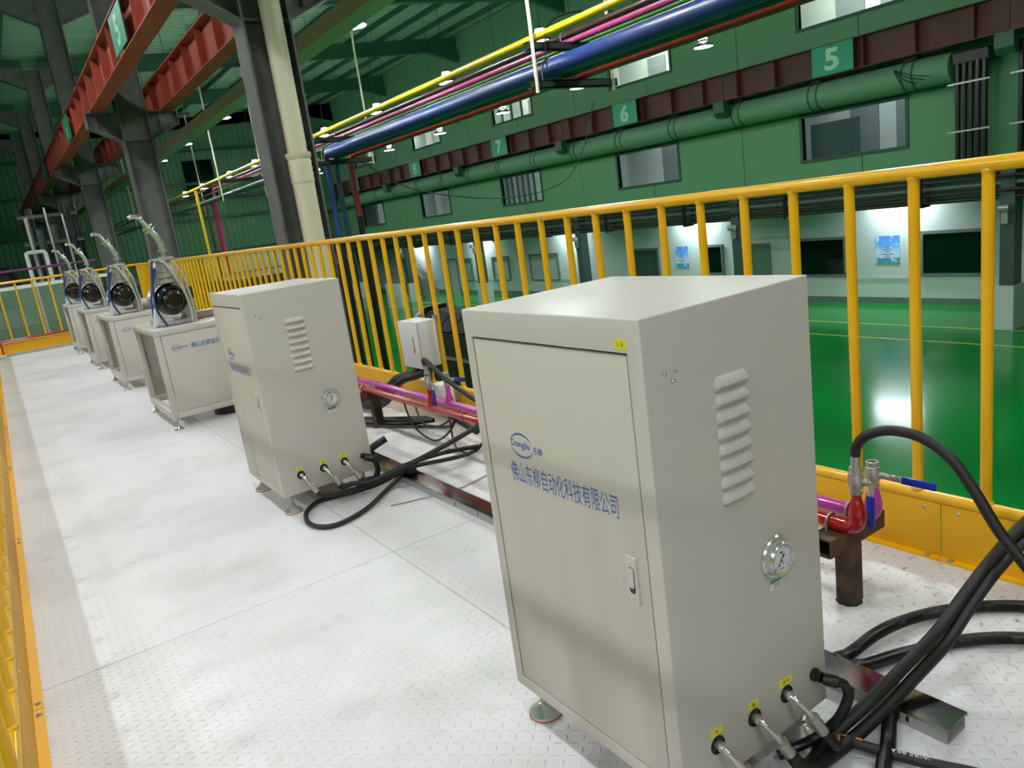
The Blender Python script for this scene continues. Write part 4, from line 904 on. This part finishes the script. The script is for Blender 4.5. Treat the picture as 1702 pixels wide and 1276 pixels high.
h3, q3 = cab_hose(*c1, .367, [(1.43, .965, .05), (1.475, .985, .03), (1.50, .95, .022), (1.53, .87, .020), (1.565, .79, .020), (1.60, .72, .02), (1.64, .62, .02), (1.70, .45, .02), (1.80, .0, .02), (1.86, -.9, .02)], .0135, 'black hose with white print from the air port of the nearest cabinet')
b_ = Off(h3); b_.tube([(1.445, .966, .0575), (1.478, .985, .0395), (1.497, .966, .0345), (1.507, .94, .0345)], .004, 6, 6); b_.build('orange_stripe', mat('orange_print', (196, 120, 48), .6))
me = text_mesh('WIRE BRAID', .105, .0115, bold=.012)
ax = Vector((-.035, .08, 0)).normalized(); ay = Vector((-ax.y, ax.x, 0))
for v in me.vertices:
    t, c_ = v.co.x, v.co.y-.006; a_ = c_/.0135
    v.co = Vector((1.5606, .80, .020))+ax*t+ay*(math.sin(a_)*.0143)+Vector((0, 0, math.cos(a_)*.0143))-Vector(h3.location)
me.materials.append(WHITE); o = bpy.data.objects.new('hose_print', me); COL.objects.link(o); o.parent = h3
# corrugated conduits
e = empty('gland_conduit', (1.462, .99, .2), 'black corrugated conduit with elbow on the gland of the nearest cabinet', 'conduit')
def loc_pts(e, pts): return [Vector(p)-Vector(e.location) for p in pts]
b_ = Off(e); b_.tube([(1.455, 1.008, .205), (1.463, .994, .203), (1.474, .982, .198)], .0155, 14, 6); b_.build('gland_cap', BLACKP)
b_ = Off(e); b_.tube([(1.474, .982, .198), (1.488, .974, .190), (1.494, .970, .172)], .012, 14, 6); b_.build('gland_elbow', BLACKP)
corrugated(loc_pts(e, [(1.497, .966, .178), (1.494, .970, .14), (1.475, .985, .09), (1.44, 1.01, .052), (1.40, 1.03, .036), (1.33, 1.06, .022)]), .0135, 'conduit', BLACKP, e)
def conduit(pts, lab):
    e = empty('floor_conduit', tuple(pts[0]), lab, 'conduit', 'corrugated floor conduits')
    corrugated(loc_pts(e, pts), .0185, 'conduit', BLACKP, e)
    d = (Vector(pts[1])-Vector(pts[0])).normalized(); MB().lathe([(.018, -.012), (.024, -.012), (.024, .008), (.021, .012), (.021, .022)], (0,0,0), d, 14).build('conduit_nut', BLACKP, e)
conduit([(1.772, 1.172, .026), (1.84, 1.165, .028), (1.94, 1.155, .04), (2.06, 1.140, .034), (2.20, 1.10, .022), (2.32, 1.02, .020), (2.42, .90, .020), (2.50, .72, .02), (2.53, .4, .02), (2.52, -.3, .02), (2.52, -1.2, .02)], 'upper corrugated black conduit from the trunking towards the railing')
conduit([(1.772, 1.115, .026), (1.84, 1.09, .026), (1.93, 1.058, .024), (2.08, .99, .020), (2.2, .89, .020), (2.28, .75, .02), (2.32, .5, .02), (2.31, .0, .02), (2.14, -.6, .02), (2.08, -1.2, .02)], 'lower corrugated black conduit from the trunking curving right')
conduit([(1.660, .955, .026), (1.62, .935, .03), (1.55, .90, .022), (1.46, .861, .020), (1.36, .80, .02), (1.2, .70, .02), (1.05, .45, .02), (1.0, -.1, .02), (1.0, -1.0, .02)], 'corrugated black conduit from the trunking running towards the viewer')
# hose from the near red valve
e = empty('valve_hose', (RX, 1.277, .56), 'thick black hose arching from the near red pipe valve', 'hose')
b_ = Off(e); b_.lathe([(0, 0), (.019, 0), (.019, .012), (.0145, .013), (.0145, .065), (.012, .066)], (RX, 1.277, PZ+.195), seg=16); b_.build('ferrule', STEEL)
b_ = Off(e); b_.tube([(RX, 1.277, .555), (RX, 1.274, .578), (RX, 1.256, .611), (RX, 1.222, .637), (RX, 1.16, .657), (RX, 1.074, .651), (RX, .992, .604), (RX, .929, .520), (RX, .868, .421), (RX, .806, .345), (RX, .7, .22), (RX-.02, .6, .10), (RX-.05, .42, .03), (RX-.1, .1, .018), (RX-.12, -1.0, .018)], .0155, 14, 8); b_.build('hose', BLACK)

# --- farther cabinet hoses
cab_hose(*c2, .115, [(1.23, 3.84, .075), (1.30, 3.83, .062), (1.40, 3.83, .058), (1.55, 3.79, .075), (1.72, 3.67, .16), (1.9, 3.55, .245), (2.0, 3.47, .31), (2.1, 3.42, .36)], .0135, 'black hose from port A of the farther cabinet, nearest its corner')
cab_hose(*c2, .245, [(1.36, 3.83, .095), (1.44, 3.80, .085), (1.55, 3.76, .105), (1.72, 3.63, .18), (1.9, 3.50, .27), (2.02, 3.40, .34)], .0135, 'black hose from port B of the farther cabinet, in the middle')
cab_hose(*c2, .367, [(1.49, 3.85, .08), (1.56, 3.88, .05), (1.64, 3.90, .06), (1.74, 3.90, .075), (1.95, 3.85, .09), (2.2, 3.85, .06)], .0135, 'black hose from the air port of the farther cabinet')
b_ = MB().tube([(1.70, 3.84, .072), (1.50, 3.86, .03), (1.32, 3.93, .018), (1.20, 3.95, .016), (1.10, 3.86, .016), (1.05, 3.72, .016), (1.06, 3.60, .016), (1.13, 3.535, .016), (1.24, 3.555, .016), (1.36, 3.62, .016), (1.50, 3.74, .016), (1.62, 3.82, .03), (1.74, 3.84, .07), (1.92, 3.78, .07), (2.10, 3.80, .05), (2.3, 3.95, .03)], .0125, 12, 8)
tag(b_.build('looped_hose', BLACK), 'black hose lying in a loop on the floor before the farther cabinet', 'hose')
b_ = MB().box(1.685, 1.745, 3.78, 3.88, .047, .10); tag(b_.build('hose_tie', BLACK, bevel=.012), 'black wrap tying the hoses over the trunking', 'tie')
e = empty('far_gland_conduit', (1.5, 3.88, .2), 'short black conduit with elbow on the gland of the farther cabinet', 'conduit')
b_ = Off(e); b_.tube([(1.493, 3.879, .2), (1.505, 3.86, .198), (1.52, 3.85, .19)], .021, 12, 6); b_.build('gland_cap', BLACKP)
corrugated(loc_pts(e, [(1.52, 3.85, .19), (1.535, 3.845, .15), (1.53, 3.85, .10), (1.50, 3.87, .05)]), .0165, 'conduit', BLACKP, e)
b_ = MB().tube([(1.70, 4.40, .05), (1.74, 4.40, .08), (1.80, 4.39, .105), (1.84, 4.38, .12)], .024, 12, 6); b_.box(1.69, 1.74, 4.37, 4.43, .0465, .075)
tag(b_.build('trunking_gland', BLACKP), 'black cable gland sticking up from the trunking behind the farther cabinet', 'gland')
# mid valve hose running behind the near cabinet
e = empty('branch_hose', (RX, 4.09, .52), 'black hose from the middle red valve slanting down behind the near cabinet', 'hose')
b_ = Off(e); b_.lathe([(0, 0), (.018, 0), (.018, .012), (.0145, .013), (.0145, .055)], (RX, 4.09, PZ+.216), seg=14); b_.build('ferrule', STEEL)
b_ = Off(e); b_.tube([(RX, 4.09, .57), (RX, 4.105, .60), (RX, 4.10, .617), (RX, 4.04, .60), (RX, 3.86, .522), (RX, 3.6, .445), (RX, 3.4, .40)], .014, 12, 8); b_.build('hose', BLACK)

# --- control box on the railing
e = empty('control_box', (2.46, 4.92, .41), 'light grey control box hung on the railing between the cabinets', 'control box')
b_ = Off(e); b_.box(2.398, 2.545, 4.785, 5.062, .415, .752); b_.build('box_body', mat('light_grey_box', (206, 208, 206), .4), bevel=.004)
b_ = Off(e); b_.box(2.380, 2.394, 4.783, 5.064, .413, .754); dd = b_.build('box_door', mat('light_grey_box', (206, 208, 206), .4), bevel=.003)
b_ = Off(e); b_.box(2.375, 2.381, 4.842, 4.862, .52, .645); b_.build('box_latch', STEEL, bevel=.003)
b_ = Off(e); b_.cyl((2.373, 4.852, .545), (2.377, 4.852, .545), .006); b_.build('keyhole', BLACKP)
for y in (4.81, 5.03):
    b_ = Off(e); b_.box(2.545, 2.578, y-.008, y+.008, .735, .775); b_.build('hanging_lug', STEEL, smooth=False)
b_ = Off(e); b_.box(2.42, 2.45, 4.99, 5.03, .752, .7535); b_.build('warning_sticker', STICK, smooth=False)
for k, (y, r_) in enumerate(((4.99, .034), (4.90, .030))):
    b_ = MB().tube([(2.46, y, .41), (2.455, y+.005, .37), (2.43, y+.09, .335), (2.38, y+.24, .295), (2.34, y+.38, .20), (2.32, y+.5, .10), (2.30, y+.75, .04), (2.28, y+1.2, .035)], r_, 12, 8)
    tag(b_.build('box_cable', BLACK), 'fat black cable curving down from the control box, %s of the two' % ('left' if k == 0 else 'right'), 'cable', 'control box cables')
b_ = MB().tube([(2.46, 4.83, .41), (2.45, 4.82, .36), (2.40, 4.75, .30), (2.34, 4.60, .24), (2.30, 4.3, .16), (2.30, 4.0, .1)], .022, 10, 8); tag(b_.build('box_side_cable', BLACK), 'black cable dropping from the right of the control box', 'cable')
e = empty('junction_box', (2.47, 4.72, .08), 'small white junction box on the kick plate below the control box', 'junction box')
b_ = Off(e); b_.box(2.42, 2.52, 4.62, 4.76, .10, .30); b_.build('box_body', WHITE, bevel=.006)
b_ = Off(e); b_.box(2.52, 2.582, 4.66, 4.72, .14, .26); b_.build('box_bracket', STEEL, smooth=False)
b_ = Off(e); b_.tube([(2.47, 4.76, .27), (2.46, 4.80, .28), (2.45, 4.84, .25)], .008, 8, 5); b_.build('box_lead', BLACKP)
LO = [[(2.30, 5.05, .25), (2.25, 4.85, .06), (2.2, 4.6, .012), (2.18, 4.35, .012), (2.22, 4.2, .10), (2.3, 4.15, .25)], [(2.35, 4.95, .2), (2.3, 4.8, .08), (2.25, 4.55, .05), (2.3, 4.35, .12), (2.36, 4.3, .25)],
      [(2.28, 4.3, .25), (2.2, 4.15, .05), (2.16, 4.0, .012), (2.18, 3.85, .03), (2.24, 3.75, .15)], [(2.0, 5.35, .012), (2.15, 5.0, .012), (2.3, 4.75, .012), (2.38, 4.5, .03), (2.4, 4.45, .1)]]
for k, pts in enumerate(LO):
    b_ = MB().tube(pts, .007 if k < 3 else .012, 8, 8); tag(b_.build('loose_cable', BLACKP), 'thin black cable looping over the floor under the pipes, %s of the tangle' % ORD[k], 'cable', 'tangled floor cables')
for k in range(3):
    b_ = MB().tube([(1.72, 5.9+.12*k, .018), (1.9, 5.55+.1*k, .02), (2.05, 5.3+.1*k, .022), (2.2, 5.0+.08*k, .03 if k else .018), (2.36, 4.7+.05*k, .05)], .018, 10, 8)
    tag(b_.build('floor_cable', BLACK), 'thick black cable lying past the second pipe stand, %s of three' % ORD[k], 'cable', 'thick floor cables')
b_ = MB().tube([(1.45, 3.55, .006), (1.8, 3.45, .006), (2.1, 3.5, .006), (2.3, 3.4, .006)], .004, 6, 8); tag(b_.build('grey_lead', mat('grey_lead', (150, 148, 148), .5)), 'thin grey lead on the floor between the cabinets', 'cable')
